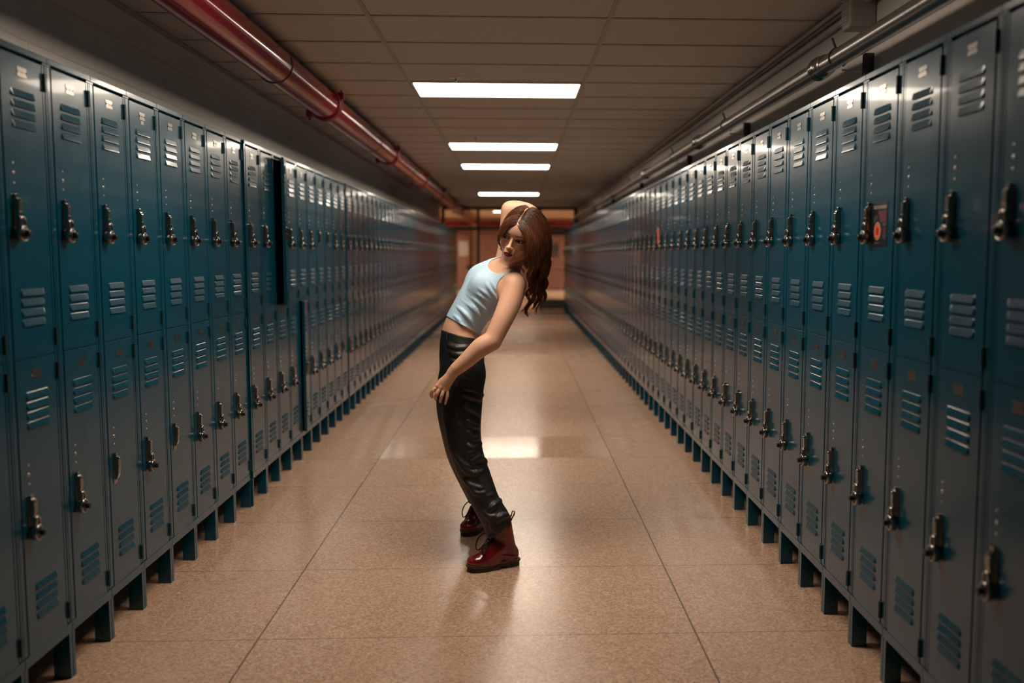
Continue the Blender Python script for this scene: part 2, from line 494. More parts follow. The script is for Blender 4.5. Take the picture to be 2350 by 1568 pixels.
def handle_mesh():
    """origin at the top of the recess plate, x out"""
    mb = MB(); C = M['chrome']
    mb.box((0, -.0150, -.114), (.0022, .0150, 0), C, .0008)
    # raised tapered channel
    def ring(z, n_, w): return [(.002, -w, z), (n_, -w * .86, z), (n_, w * .86, z), (.002, w, z)]
    secs = [(-.008, .003, .0105), (-.012, .014, .0115), (-.022, .0185, .0115), (-.050, .0190, .0112), (-.052, .0172, .0102), (-.076, .0165, .0098), (-.090, .0125, .0090), (-.100, .004, .008)]
    vs = []; fs = []
    for z, n_, w in secs: vs += ring(z, n_, w)
    for i in range(len(secs) - 1):
        for k in range(3):
            fs.append((i * 4 + k, i * 4 + k + 1, (i + 1) * 4 + k + 1, (i + 1) * 4 + k))
    fs.append((0, 1, 2, 3)); fs.append((31, 30, 29, 28))
    mb.add(vs, fs, C)
    mb.box((.001, -.0075, -.014), (.0095, .0075, .0015), C, .0015)
    mb.tube([(.0165, 0, -.0165), (.0195, 0, -.0185)], .0032, C, 10)
    return mb.mesh('handle')
ME['handle'] = handle_mesh()
# padlock parts, origin at the centre of the dial's back
def shackle_mesh():
    mb = MB()
    pts = [(.012, -.0125, .015)] + [(.012, -.0125 * math.cos(R_(a)), .036 + .0125 * math.sin(R_(a))) for a in range(0, 181, 20)] + [(.012, .0125, .015)]
    mb.tube(pts,   .0040, M['chrome_b'], 10); return mb
def body_mb():
    mb = MB()
    return mb.lathe([(0, -.003), (.0225, -.003), (.0250, -.001), (.0250, .0160), (.0238, .0188), (.0205, .0200), (.0200, .0188), (0, .0188)], M['chrome_b'], (0, 0, 0), (1, 0, 0), 28)
def dial_mb():
    mb = MB().lathe([(.0198, .0188), (.0188, .0208), (.0105, .0218), (0, .0218)], M['black'], (0, 0, 0), (1, 0, 0), 28)
    for k in range(20):
        a = 2 * PI * k / 20; c_, s_ = math.cos(a), math.sin(a)
        mb.tube([(.0212, .0150 * c_, .0150 * s_), (.0209, .0178 * c_, .0178 * s_)], .0005, M['chrome_b'], 4)
    return mb
def knob_mb():
    mb = MB().lathe([(.0100, .0215), (.0094, .0340), (.0075, .0352), (0, .0352)], M['black'], (0, 0, 0), (1, 0, 0), 14, smooth=False)
    return mb
ME['shackle'] = shackle_mesh().mesh('shackle'); ME['lbody'] = body_mb().mesh('lock_body')
ME['dial'] = dial_mb().mesh('dial'); ME['knob'] = knob_mb().mesh('knob')
whole = MB()
for q in (shackle_mesh(), body_mb(), knob_mb()):
    for m_ in q.mats:
        k = q.mats.index(m_)
        whole.add(q.v, [f for f, mi in zip(q.f, q.mi) if mi == k], m_, True)
whole.lathe([(.0198, .0188), (.0188, .0208), (0, .0212)], M['black'], (0, 0, 0), (1, 0, 0), 20)
ME['lock'] = whole.mesh('padlock')

def cabinet_mesh():
    mb = MB(); T = M['teal']; D = .375; W = CW; e = .0008; ft = .026
    ZT = 2.024; ZB = .160
    mb.box((-D, e, ZB), (-.001, e + .0012, ZT - .001), T)
    mb.box((-D, W - e - .0012, ZB), (-.001, W - e, ZT - .001), T)
    mb.box((-D, e, ZB), (-D + .0012, W - e, ZT - .001), T)
    mb.box((-D, e, ZT - .0022), (-.001, W - e, ZT - .001), T)
    mb.box((-D + .002, e + .0012, 1.0935), (-.022, W - e - .0012, 1.0965), T)
    mb.box((-D + .002, e + .0012, ZB), (-.004, W - e - .0012, ZB + .003), T)
    mb.box((-D + .002, e + .0012, 1.80), (-.03, W - e - .0012, 1.803), T)
    # face frame: near stile, far stile, head rail, sill
    for (a, b_, c_) in ((e, .0115, .0), (.0125, ft, -.0015), (W - ft, W - .0125, -.0015), (W - .0115, W - e, .0)):
        mb.box((-.022, a, .192), (c_, b_, 1.998), T, .0012)
    mb.box((-.022, e, 2.0045), (.0035, W - e, ZT), T, .0015)
    mb.box((-.022, ft + .0015, 1.990), (-.014, W - ft - .0015, 2.0055), M['hinge'])  # dark strip standing in for the shadow in the gap above the door
    for (a, b_) in ((e, ft), (W - ft, W - e)):
        mb.box((-.022, a, 1.9985), (.0005, b_, 2.0055), T)
    mb.box((-.022, e, ZB - .003), (.0015, W - e, .1905), T, .0015)
    # lip between the two doors
    mb.box((-.02, ft, 1.0932), (.0015, W - ft, 1.0962), T)
    return mb.mesh('cabinet')
ME['cab'] = cabinet_mesh()
def leg_mesh():
    mb = MB(); T = M['teal']
    mb.box((0, .0, 0), (.055, .019, .1565), T, .0012)
    mb.lathe([(.0035, 0), (.0035, .0006), (0, .0007)], M['black'], (.028, -.0001, .03), (0, -1, 0), 10)
    mb.lathe([(.0035, 0), (.0035, .0006), (0, .0007)], M['black'], (.028, .0191, .03), (0, 1, 0), 10)
    return mb.mesh('leg')
ME['leg'] = leg_mesh()

def locker(side, idx, nth, open_up=0.0, open_lo=0.0, lock_up=True, lock_lo=True, extra='', off=0.0):
    if side == 'left':
        loc = (XL + off, Y0L + idx * CW, 0); rz = 0.0; edge = 'left'
    else:
        loc = (XR - off, Y0R + (idx + 1) * CW, 0); rz = PI; edge = 'right'
    if nth > 0:
        lab = 'teal locker%s, %s from the %s edge of the picture' % (extra, ordinal(nth), side)
        where = "%s locker from the picture's %s edge" % (ordinal(nth), side)
    else:
        where = 'locker %s before the picture begins, %s row' % (['directly', 'second', 'third'][-nth], side)
        lab = 'teal ' + where
    o = thing('locker', loc, lab, 'locker', 'teal lockers of the %s row' % side, rz)
    put('cabinet', ME['cab'], o)
    for (n_, u) in ((-.057, .0012), (-.057, CW - .0202), (-.37, .0012), (-.37, CW - .0202)):
        link('leg', ME['leg'], o, (n_, u, 0))
    far = nth > 48
    for k, (zt, op, lk) in enumerate(((1.9985, open_up, lock_up), (1.0925, open_lo, lock_lo))):
        d = link('door', ME['door'], o, (.0, DU0 + DOOR_W, zt - .002))
        if op: d.rotation_euler = (0, 0, R_(op))
        # parts on the door in door coordinates: y = u - W
        u = lambda x: x - DU0 - DOOR_W
        link('number_plate', ME['plate'], d, (0.0, u(.152), -.047))
        if nth <= 20:
            for rz_, me_ in ((.029, 'riv_s'), (0, 'riv_b'), (-.0295, 'riv_s')): link('rivet', ME[me_], d, (0.0, u(.077), -.350 + rz_))
        link('handle', ME['handle'], d, (0.0, u(.074), -.413))
        link('hinge', ME['hinge'], o, (0.0, .2765, zt - .057)); link('hinge', ME['hinge'], o, (0.0, .2765, zt - .853))
        if lk and not op:
            # a padlock hangs from the handle: a thing of its own
            un, uu, uz = .0085, .083 - .008, zt - .530
            c_, s_ = math.cos(rz), math.sin(rz)
            wl = (loc[0] + c_ * un - s_ * uu, loc[1] + s_ * un + c_ * uu, uz)
            pl = 'silver combination padlock on the %s door, %s' % ('upper' if k == 0 else 'lower', where)
            if nth <= 26:
                p = thing('padlock', wl, pl, 'padlock', 'padlocks of the %s row' % side, rz)
                link('lock_body', ME['lbody'], p); link('shackle', ME['shackle'], p)
                link('dial', ME['dial'], p); link('knob', ME['knob'], p)
            else:
                p = link('padlock', ME['lock'], None, wl); p.rotation_euler = (0, 0, rz)
                tag(p, pl, 'padlock', 'padlocks of the %s row' % side)
    return o
NL0, NL1 = -2, 68
for i in range(NL0 - 3, NL1):
    kw = {}
    if i == 9: kw = dict(open_up=14, extra=' with its upper door ajar')
    elif i == 11: kw = dict(open_lo=7, extra=' with its lower door ajar')
    elif i in (1, 3, 16): kw = dict(lock_lo=False, extra=' without a lower padlock')
    elif i in (13, 14): kw = dict(lock_up=False, extra=' without an upper padlock')
    locker('left', i, i - NL0 + 1, off=(0.0 if i < 7 else .010 if i < 17 else .016), **kw)
for i in range(-5, 68):
    kw = {}
    if i == 1: kw = dict(extra=' carrying a black notice')
    locker('right', i, i + 3, **kw)

# ---- stickers on the lockers
M['st_black'] = mat('sticker_black', (.012, .010, .010), .35)
M['st_white'] = mat('sticker_white', (.42, .38, .33), .5)
M['st_red'] = mat('sticker_red', (.16, .010, .022), .5)
M['st_orange'] = mat('sticker_orange', (.85, .16, .04), .5)
M['st_core'] = mat('sticker_core', (.45, .025, .015), .5)
M['st_grey'] = mat('sticker_grey', (.09, .085, .075), .5)
def disc(mb, cy, cz, r0, r1, x, m, n=32):
    vs = []; fs = []
    for k in range(n):
        a = 2 * PI * k / n
        vs += [(x, cy + r0 * math.cos(a), cz + r0 * math.sin(a)), (x, cy + r1 * math.cos(a), cz + r1 * math.sin(a))]
    for k in range(n):
        k2 = (k + 1) % n; fs.append((2 * k, 2 * k2, 2 * k2 + 1, 2 * k + 1))
    mb.add(vs, fs, m)
# local frame: x into the corridor (-X of the world), y left to right when facing the door
o = thing('notice', (XR - .0004, 3.155, 1.435), 'black notice with orange disc stuck on an upper door of the right row', 'sticker')
o.rotation_euler = (0, 0, PI)
W_, H_ = .128, .150
mb = MB().box((0, 0, 0), (.0008, W_, H_), M['st_black']); x = .0012
disc(mb, .046, .052, .026, .0295, x, M['st_white']); disc(mb, .046, .052, .013, .0245, x, M['st_orange']); disc(mb, .046, .052, .0, .014, x + .0001, M['st_core'])
for k, (z0, z1, y0) in enumerate(((.105, .117, .052), (.092, .103, .062), (.082, .090, .068))): mb.box((.0008, y0, z0), (.0011, W_ - .010, z1), M['st_red'])
for z0, z1 in ((.058, .062), (.050, .054), (.042, .046)): mb.box((.0008, .092, z0), (.0011, W_ - .012, z1), M['st_red'])
for y0, z0, y1, z1 in ((.090, .070, .118, .077), (.092, .033, .116, .038), (.098, .026, .114, .030), (.028, .011, .066, .015)): mb.box((.0008, y0, z0), (.0011, y1, z1), M['st_grey'])
mb.add([(.0011, .012, .100), (.0011, .022, .104), (.0011, .026, .088), (.0011, .018, .080)], [(0, 1, 2, 3)], M['st_grey'])
mb.add([(.0011, .030, .102), (.0011, .040, .106), (.0011, .042, .092), (.0011, .034, .090)], [(0, 1, 2, 3)], M['st_grey'])
mb.add([(.0011, .050, .084), (.0011, .060, .086), (.0011, .058, .074), (.0011, .052, .074)], [(0, 1, 2, 3)], M['st_grey'])
mb.build('sheet', o)
tc = bpy.data.curves.new('headline', 'FONT'); tc.body = 'LOCKS CAN BE BROKEN'; tc.size = .0125; tc.align_x = 'CENTER'; tc.offset = .0004
tc.materials.append(M['st_white']); tx = bpy.data.objects.new('headline', tc); COL.objects.link(tx)
dg = bpy.context.evaluated_depsgraph_get(); me = bpy.data.meshes.new_from_object(tx.evaluated_get(dg)); bpy.data.objects.remove(tx)
me.name = 'headline'
xs = [v_.co.x for v_ in me.vertices]; wd = max(xs) - min(xs); k = .108 / wd
for v_ in me.vertices:
    a, b_ = v_.co.x, v_.co.y
    v_.co = Vector((.0012, W_ / 2 + a * k, .126 + b_ * 1.15))
link('headline', me, o)
a = tag(MB().box((0, 0, 0), (.0008, .030, .014), M['st_white']).build('label_sticker', None, (XL + .0003, Y0L + 2 * CW + .137, 1.9185)), 'small white sticker below the number plate on an upper left door', 'sticker')
a = tag(MB().box((-.0008, 0, 0), (0, .075, .135), M['st_orange']).build('label_sticker', None, (XR - .0003, Y0R + 17 * CW + .10, 1.50)), 'orange paper sticker above a padlock far along the right row', 'sticker')
# ---------------------------------------------------------------- far end: glazed screen, brick corridor beyond
YS = 24.0
ZH = 2.53                       # head of the screen
mb = MB(); FD = M['frame_d']
X0, X1 = -1.86, 1.60
mb.box((X0, YS, ZH), (X1, YS + .10, ZC), FD)
struct('trim_2', mb)
mb = MB()
mb.box((X0, YS, 0), (X0 + .08, YS + .10, ZH), FD); mb.box((X1 - .12, YS, 0), (X1, YS + .10, ZH), FD)
for x in (-.935, .62): mb.box((x - .035, YS, 0), (x + .035, YS + .10, ZH), FD)
mb.box((X0, YS, 2.02), (X1, YS + .10, 2.10), FD)
struct('trim_3', mb)
def pane(n, x0, x1, z0, z1):
    struct('window_%d' % n, MB().box((x0, YS + .045, z0), (x1, YS + .055, z1), M['glass']))
pane(1, X0 + .08, -.97, 2.10, ZH); pane(2, -.90, .585, 2.10, ZH); pane(3, .655, X1 - .12, 2.10, ZH)
pane(4, X0 + .08, -.97, .02, 2.02)
o = link('door_1', None, None, (.655, YS + .03, 0)); tag(o, kind='structure')
mb = MB()
mb.box((0, 0, .01), (.08, .045, 2.01), M['door_paint']); mb.box((.75, 0, .01), (.825, .045, 2.01), M['door_paint'])
mb.box((.08, 0, .01), (.75, .045, .27), M['door_paint']); mb.box((.08, 0, 1.9), (.75, .045, 2.01), M['door_paint'])
mb.build('door_frame', o)
MB().box((.08, .018, .27), (.75, .026, 1.9), M['glass']).build('door_glass', o)
MB().tube([(.10, -.05, 1.02), (.74, -.05, 1.02)], .014, M['steel'], 10).build('push_bar', o)
nt = MB().box((0, 0, 0), (.24, .004, .27), M['paper']).build('notice', None, (.86, YS + .03, 1.42)); tag(nt, 'pale paper notice on the right-hand far door', 'notice')
nb = MB().box((0, 0, 0), (.28, .004, .045), M['blue']).build('notice', None, (.83, YS + .03, 1.35)); tag(nb, 'narrow blue strip below the pale notice on the far door', 'sign')
# beyond
struct('wall_far', MB().box((-5, YF, 0), (5, YF + .2, 3.0), M['brick']))
struct('wall_beyond_left', MB().box((-5, 24.12, 0), (-4.85, YF, 3.0), M['brick']))
struct('wall_beyond_right', MB().box((4.85, 24.12, 0), (5, YF, 3.0), M['brick']))
mb = MB(); mb.box((-5, 24.02, 0), (WL, 24.12, 3.0), M['brick']); mb.box((WR, 24.02, 0), (5, 24.12, 3.0), M['brick']); mb.box((WL, 24.02, ZC + .1), (WR, 24.12, ZC + .2), M['brick'])
struct('wall_beyond_near', mb)
struct('ceiling_beyond', MB().box((-5, 24.12, ZC), (5, YF + .2, ZC + .1), M['cream']))
struct('baseboard_far', MB().box((-5, YF - .02, 0), (5, YF - .001, .18), M['cream']))
ceiling_light(26.6, 'bright light seen through the glass above the far doors', ZC, -.02)
for x_, y_, l_ in ((-3.3, 27.4, 'out of sight to the left'), (3.3, 27.4, 'out of sight to the right'), (-3.3, 30.4, 'farther off to the left'), (3.3, 30.4, 'farther off to the right')):
    ceiling_light(y_, 'added fill light brightening the brick cross corridor, ' + l_, ZC, x_, 'lamp_fill')  # unseen lamps added to brighten the space beyond the glass screen
o = thing('crossing_pipe', (-4.8, 31.2, 2.40), 'dark red pipe crossing behind the glass above the far doors', 'pipe')
MB().tube([(0, 0, 0), (9.6, 0, 0)], .065, M['red'], 20).build('pipe_run', o)
o = thing('open_door_leaf', (-1.18, 26.4, 0), 'cream door edge with ochre frame standing behind the far glass screen', 'door')
MB().box((0, 0, 0), (.14, .9, 2.25), M['cream']).build('door_panel', o)
MB().box((-.12, 0, 0), (-.002, .06, 2.25), M['yellow']).build('door_jamb', o)
MB().box((-.18, -.03, 1.0), (.0, -.002, 1.10), M['steel']).build('door_handle', o)
nt = MB().box((0, 0, 0), (.5, .01, .5), M['paper']).build('notice', None, (-1.9, YF - .012, 1.35)); tag(nt, 'pale square notice on the brick wall beyond the left glass', 'notice')
# ================================================================ the person
F32 = np.float32
def P(px, py, y):
    """point at depth y that the camera sees at photo pixel px, py"""
    a, b = px - CX, py - 784.0
    c, s = math.cos(ROLL), math.sin(ROLL)
    X = c * a + s * b; Y = -s * a + c * b
    d = CAM_M.T @ np.array([X / F_PX, 1.0, -Y / F_PX])
    return np.array([0, 0, CAM_H]) + d * (y / d[1])
def rot(ax, deg):
    c, s = math.cos(R_(deg)), math.sin(R_(deg))
    return np.array({'x': [[1, 0, 0], [0, c, -s], [0, s, c]], 'y': [[c, 0, s], [0, 1, 0], [-s, 0, c]], 'z': [[c, -s, 0], [s, c, 0], [0, 0, 1]]}[ax])
def unit(v): v = np.asarray(v, float); return v / np.linalg.norm(v)

class Field:
    """a signed distance grid with smooth unions, and its surface as a mesh"""
    def __init__(s, lo, hi, h):
        s.lo = np.array(lo, float); s.h = h
        s.n = np.ceil((np.array(hi) - s.lo) / h).astype(int) + 1
        s.F = np.full(tuple(s.n), 5.0, F32)
        s.ax = [(s.lo[i] + h * np.arange(s.n[i])).astype(F32) for i in range(3)]
    def region(s, lo, hi):
        a = np.clip(np.floor((np.asarray(lo) - s.lo) / s.h).astype(int), 0, s.n)
        b = np.clip(np.ceil((np.asarray(hi) - s.lo) / s.h).astype(int) + 1, 0, s.n)
        sl = tuple(slice(a[i], b[i]) for i in range(3))
        g = (s.ax[0][sl[0]][:, None, None], s.ax[1][sl[1]][None, :, None], s.ax[2][sl[2]][None, None, :])
        return sl, g
    def op(s, fn, lo, hi, k, mode):
        pad = max(k, .004) * 1.5 + .012
        sl, g = s.region(np.asarray(lo) - pad, np.asarray(hi) + pad)
        A = s.F[sl]
        if A.size == 0: return
        B = np.broadcast_to(fn(*g), A.shape).astype(F32)
        if mode == 'add':
            if k <= 0: s.F[sl] = np.minimum(A, B)
            else:
                t = np.clip(.5 + .5 * (A - B) / k, 0, 1); s.F[sl] = A + (B - A) * t - k * t * (1 - t)
        else:
            B = -B
            if k <= 0: s.F[sl] = np.maximum(A, B)
            else:
                t = np.clip(.5 - .5 * (A - B) / k, 0, 1); s.F[sl] = A + (B - A) * t + k * t * (1 - t)
    def cone(s, a, b, ra, rb, k=.01, mode='add'):
        a = np.asarray(a, float); b = np.asarray(b, float); ab = b - a; L = float(ab @ ab) + 1e-12
        def fn(X, Y, Z):
            t = np.clip(((X - a[0]) * ab[0] + (Y - a[1]) * ab[1] + (Z - a[2]) * ab[2]) / L, 0, 1)
            return np.sqrt((X - a[0] - t * ab[0]) ** 2 + (Y - a[1] - t * ab[1]) ** 2 + (Z - a[2] - t * ab[2]) ** 2) - (ra + (rb - ra) * t)
        r = max(ra, rb)
        s.op(fn, np.minimum(a, b) - r, np.maximum(a, b) + r, k, mode)
    def chain(s, pts, rs, k=.01, sub=3, mode='add'):
        pts, rs = smooth_path(pts, rs, sub)
        for i in range(len(pts) - 1): s.cone(pts[i], pts[i + 1], rs[i], rs[i + 1], k if (mode == 'add' or i == 0) else k, mode)
    def ell(s, c, R, rad, k=.01, mode='add'):
        """ellipsoid, R columns = its axes"""
        c = np.asarray(c, float); rad = np.asarray(rad, float); R = np.asarray(R, float)
        def fn(X, Y, Z):
            q = [((X - c[0]) * R[0, i] + (Y - c[1]) * R[1, i] + (Z - c[2]) * R[2, i]) for i in range(3)]
            k0 = np.sqrt(sum((q[i] / rad[i]) ** 2 for i in range(3))) + 1e-9
            k1 = np.sqrt(sum((q[i] / rad[i] ** 2) ** 2 for i in range(3))) + 1e-9
            return k0 * (k0 - 1) / k1
        ext = np.sqrt(((R * rad) ** 2).sum(1))
        s.op(fn, c - ext, c + ext, k, mode)
    def loft(s, secs, k=.01, sub=4):
        """secs: (centre, lateral vector, half width, half depth); cross sections blended along the axis"""
        C = [np.asarray(q[0], float) for q in secs]; U = [unit(q[1]) for q in secs]
        n = len(secs); ts = np.linspace(0, n - 1, (n - 1) * sub + 1)
        def cr(A, t):
            i = min(int(t), n - 2); f = t - i
            p0, p1, p2, p3 = A[max(i - 1, 0)], A[i], A[i + 1], A[min(i + 2, n - 1)]
            return .5 * ((2 * p1) + (p2 - p0) * f + (2 * p0 - 5 * p1 + 4 * p2 - p3) * f * f + (3 * p1 - p0 - 3 * p2 + p3) * f ** 3)
        W = [q[2] for q in secs]; D = [q[3] for q in secs]
        cs = [cr(C, t) for t in ts]; us = [unit(cr(U, t)) for t in ts]; ws = [cr(W, t) for t in ts]; ds = [cr(D, t) for t in ts]
        for i in range(len(ts) - 1):
            a, b = cs[i], cs[i + 1]; ab = b - a; Lq = float(ab @ ab); ax = ab / math.sqrt(Lq)
            u = us[i] + us[i + 1]; u = unit(u - ax * (u @ ax)); v = np.cross(ax, u)
            w0, w1, d0, d1 = ws[i], ws[i + 1], ds[i], ds[i + 1]
            def fn(X, Y, Z):
                x, y, z = X - a[0], Y - a[1], Z - a[2]
                ta = x * ax[0] + y * ax[1] + z * ax[2]
                t = np.clip(ta / math.sqrt(Lq), 0, 1)
                qa = ta - t * math.sqrt(Lq)
                qu = x * u[0] + y * u[1] + z * u[2]; qv = x * v[0] + y * v[1] + z * v[2]
                w = w0 + (w1 - w0) * t; d = d0 + (d1 - d0) * t; m = np.minimum(w, d)
                k0 = np.sqrt((qu / w) ** 2 + (qv / d) ** 2 + (qa / m) ** 2) + 1e-9
                k1 = np.sqrt((qu / w ** 2) ** 2 + (qv / d ** 2) ** 2 + (qa / m ** 2) ** 2) + 1e-9
                return k0 * (k0 - 1) / k1
            r = max(w0, w1, d0, d1)
            s.op(fn, np.minimum(a, b) - r, np.maximum(a, b) + r, k, 'add')
    def keep(s, fn, k=0.0):
        """intersect with a half space or other region (fn < 0 inside)"""
        B = np.broadcast_to(fn(s.ax[0][:, None, None], s.ax[1][None, :, None], s.ax[2][None, None, :]), s.F.shape)
        if k <= 0: s.F = np.maximum(s.F, B).astype(F32)
        else:
            t = np.clip(.5 - .5 * (s.F - B) / k, 0, 1); s.F = (s.F + (B - s.F) * t + k * t * (1 - t)).astype(F32)
    def surface(s, relax=1):
        F = s.F; neg = F < 0
        n = [q - 1 for q in F.shape]
        cnt = np.zeros(n, np.int8)
        for i in (0, 1):
            for j in (0, 1):
                for k in (0, 1): cnt += neg[i:i + n[0], j:j + n[1], k:k + n[2]]
        act = (cnt > 0) & (cnt < 8)
        idx = np.argwhere(act)
        vid = -np.ones(n, np.int32); vid[act] = np.arange(len(idx))
        acc = np.zeros((len(idx), 3)); wt = np.zeros(len(idx))
        cor = [(i, j, k) for i in (0, 1) for j in (0, 1) for k in (0, 1)]
        val = {c: F[idx[:, 0] + c[0], idx[:, 1] + c[1], idx[:, 2] + c[2]].astype(float) for c in cor}
        for c in cor:
            for a in range(3):
                if c[a]: continue
                d = list(c); d[a] = 1; d = tuple(d)
                f0, f1 = val[c], val[d]
                m = (f0 < 0) != (f1 < 0)
                t = np.where(m, f0 / np.where(m, f0 - f1, 1), 0)
                p = np.tile(np.array(c, float), (len(idx), 1)); p[:, a] += t
                acc[m] += p[m]; wt[m] += 1
        V = s.lo + (idx + acc / wt[:, None]) * s.h
        Q = []
        for a in range(3):
            b, c = (a + 1) % 3, (a + 2) % 3
            sl0 = [slice(1, -1)] * 3; sl0[a] = slice(0, -1); sl1 = list(sl0); sl1[a] = slice(1, None)
            A = neg[tuple(sl0)]; B = neg[tuple(sl1)]
            for flip, mk in ((False, A & ~B), (True, ~A & B)):
                e = np.argwhere(mk)
                if not len(e): continue
                e = e + np.array([0 if q == a else 1 for q in range(3)])
                def cell(db, dc):
                    q = e.copy(); q[:, b] -= db; q[:, c] -= dc
                    return vid[q[:, 0], q[:, 1], q[:, 2]]
                quad = np.stack([cell(1, 1), cell(0, 1), cell(0, 0), cell(1, 0)], 1)
                Q.append(quad[:, ::-1] if flip else quad)
        Q = np.concatenate(Q)
        for _ in range(relax):
            S = np.zeros_like(V); N = np.zeros(len(V))
            for i in range(4):
                np.add.at(S, Q[:, i], V[Q[:, (i + 1) % 4]]); np.add.at(N, Q[:, i], 1)
            V = V * .5 + (S / np.maximum(N, 1)[:, None]) * .5
        return V, Q
    def sample(s, pts):
        q = (np.asarray(pts) - s.lo) / s.h; i = np.clip(np.floor(q).astype(int), 0, s.n - 2); f = q - i
        out = 0
        for a in (0, 1):
            for b in (0, 1):
                for c in (0, 1):
                    w = (f[..., 0] if a else 1 - f[..., 0]) * (f[..., 1] if b else 1 - f[..., 1]) * (f[..., 2] if c else 1 - f[..., 2])
                    out = out + w * s.F[i[..., 0] + a, i[..., 1] + b, i[..., 2] + c]
        return out
    def hit(s, px, py, y0=3.95, y1=5.0):
        """first surface point the camera meets through that photo pixel"""
        ys = np.arange(y0, y1, .002); p = np.array([P(px, py, y) for y in ys[[0, -1]]])
        pts = p[0] + (p[1] - p[0]) * ((ys - ys[0]) / (ys[-1] - ys[0]))[:, None]
        inside = ((pts > s.lo) & (pts < s.lo + s.h * (s.n - 1))).all(1)
        v = np.where(inside, s.sample(pts), 1.0)
        k = np.argmax(v < 0)
        return pts[k] if (v < 0).any() else None
def smooth_path(pts, rs, sub):
    pts = [np.asarray(p, float) for p in pts]; n = len(pts)
    if n < 3 or sub < 2: return pts, list(rs)
    op, orr = [], []
    for i in range(n - 1):
        p0, p1, p2, p3 = pts[max(i - 1, 0)], pts[i], pts[i + 1], pts[min(i + 2, n - 1)]
        for k in range(sub):
            t = k / sub
            op.append(.5 * ((2 * p1) + (p2 - p0) * t + (2 * p0 - 5 * p1 + 4 * p2 - p3) * t * t + (3 * p1 - p0 - 3 * p2 + p3) * t ** 3))
            orr.append(rs[i] + (rs[i + 1] - rs[i]) * t)
    op.append(pts[-1]); orr.append(rs[-1])
    return op, orr
def np_mesh(name, V, Q, mats, smooth=True, mi=None):
    me = bpy.data.meshes.new(name)
    me.vertices.add(len(V)); me.vertices.foreach_set('co', np.asarray(V, F32).ravel())
    k = Q.shape[1]
    me.loops.add(len(Q) * k); me.loops.foreach_set('vertex_index', Q.astype(np.int32).ravel())
    me.polygons.add(len(Q)); me.polygons.foreach_set('loop_start', np.arange(len(Q), dtype=np.int32) * k)
    if mi is not None: me.polygons.foreach_set('material_index', mi.astype(np.int32))
    for m_ in (mats if isinstance(mats, list) else [mats]): me.materials.append(m_)
    me.update(calc_edges=True); me.validate()
    me.polygons.foreach_set('use_smooth', [smooth] * len(me.polygons))
    return me
def vcol(me, name, col):
    at = me.color_attributes.new(name, 'FLOAT_COLOR', 'POINT')
    at.data.foreach_set('color', np.concatenate([col, np.ones((len(col), 1))], 1).astype(F32).ravel())
def seg_dist(V, pts, rs):
    d = np.full(len(V), 9.0)
    for i in range(len(pts) - 1):
        a, b = np.asarray(pts[i], float), np.asarray(pts[i + 1], float); ab = b - a
        t = np.clip(((V - a) @ ab) / (ab @ ab + 1e-12), 0, 1)
        d = np.minimum(d, np.linalg.norm(V - a - t[:, None] * ab, axis=1) - (rs[i] + (rs[i + 1] - rs[i]) * t))
    return d

# ---- materials of the person
m = mat('skin', (.6, .36, .27), .46, 0, .4); t = NT(m); M['skin'] = m
at_ = t.n('ShaderNodeAttribute', attribute_name='tint')
v = t.obj()
fr = t.n('ShaderNodeTexVoronoi', {'Vector': v, 'Scale': 210.0})
frm = t.math('MULTIPLY', t.math('LESS_THAN', fr.outputs['Distance'], .24), t.math('GREATER_THAN', t.noise(v, 30.0, 2), .5))
sepc = t.n('ShaderNodeSeparateColor', {0: at_.outputs['Color']})
base = t.mix(t.math('MULTIPLY', frm, t.math('MULTIPLY', at_.outputs['Alpha'], .12)), at_.outputs['Color'], (.34, .13, .07))
t.link(base, t.b.inputs['Base Color'])
t.b.inputs['Subsurface Weight'].default_value = .18
t.b.inputs['Subsurface Radius'].default_value = (.010, .004, .002)
t.b.inputs['Subsurface Scale'].default_value = .5
m = mat('hair', (.05, .017, .007), .36, 0, .55); t = NT(m); M['hair'] = m
at_ = t.n('ShaderNodeAttribute', attribute_name='tint'); t.link(at_.outputs['Color'], t.b.inputs['Base Color'])
t.b.inputs['Sheen Weight'].default_value = .15; t.b.inputs['Sheen Tint'].default_value = (.6, .3, .12, 1)
M['eye_w'] = mat('eye_white', (.62, .58, .55), .15)
M['iris'] = mat('eye_iris', (.03, .018, .012), .1)
m = mat('tank_jersey', (.50, .70, .88), .62, 0, .25); t = NT(m); M['tank'] = m
v = t.obj(); t.link(t.bump(t.noise(v, 900.0, 1), .12, .001), t.b.inputs['Normal'])
M['tank_d'] = mat('black_trim', (.02, .015, .02), .6)
m = mat('black_leather', (.014, .012, .009), .46, 0, .5); t = NT(m); M['leather'] = m
v = t.obj()
b1 = t.bump(t.noise(v, 26.0, 3, .55), .30, .010); b2 = t.bump(t.noise(v, 500.0, 2), .12, .0008, b1)
t.link(b2, t.b.inputs['Normal'])
M['seam'] = mat('seam_black', (.004, .004, .004), .6)
m = mat('cherry_leather', (.20, .006, .012), .2, 0, .5, .3, .1); t = NT(m); M['boot'] = m
v = t.obj(); n_ = t.noise(v, 12.0, 3)
t.link(t.ramp(n_, [(.3, (.085, .004, .008)), (.7, (.26, .010, .016))]), t.b.inputs['Base Color'])
t.link(t.bump(t.noise(v, 60.0, 3), .12, .003), t.b.inputs['Normal'])
M['sole'] = mat('dark_rubber', (.030, .020, .011), .42)
M['stitch'] = mat('yellow_thread', (.50, .30, .06), .6)
M['lace'] = mat('black_lace', (.008, .007, .007), .7)
M['pearl'] = mat('pearl', (.75, .62, .52), .25)
M['gold'] = mat('gold', (.85, .50, .28), .3, .7)

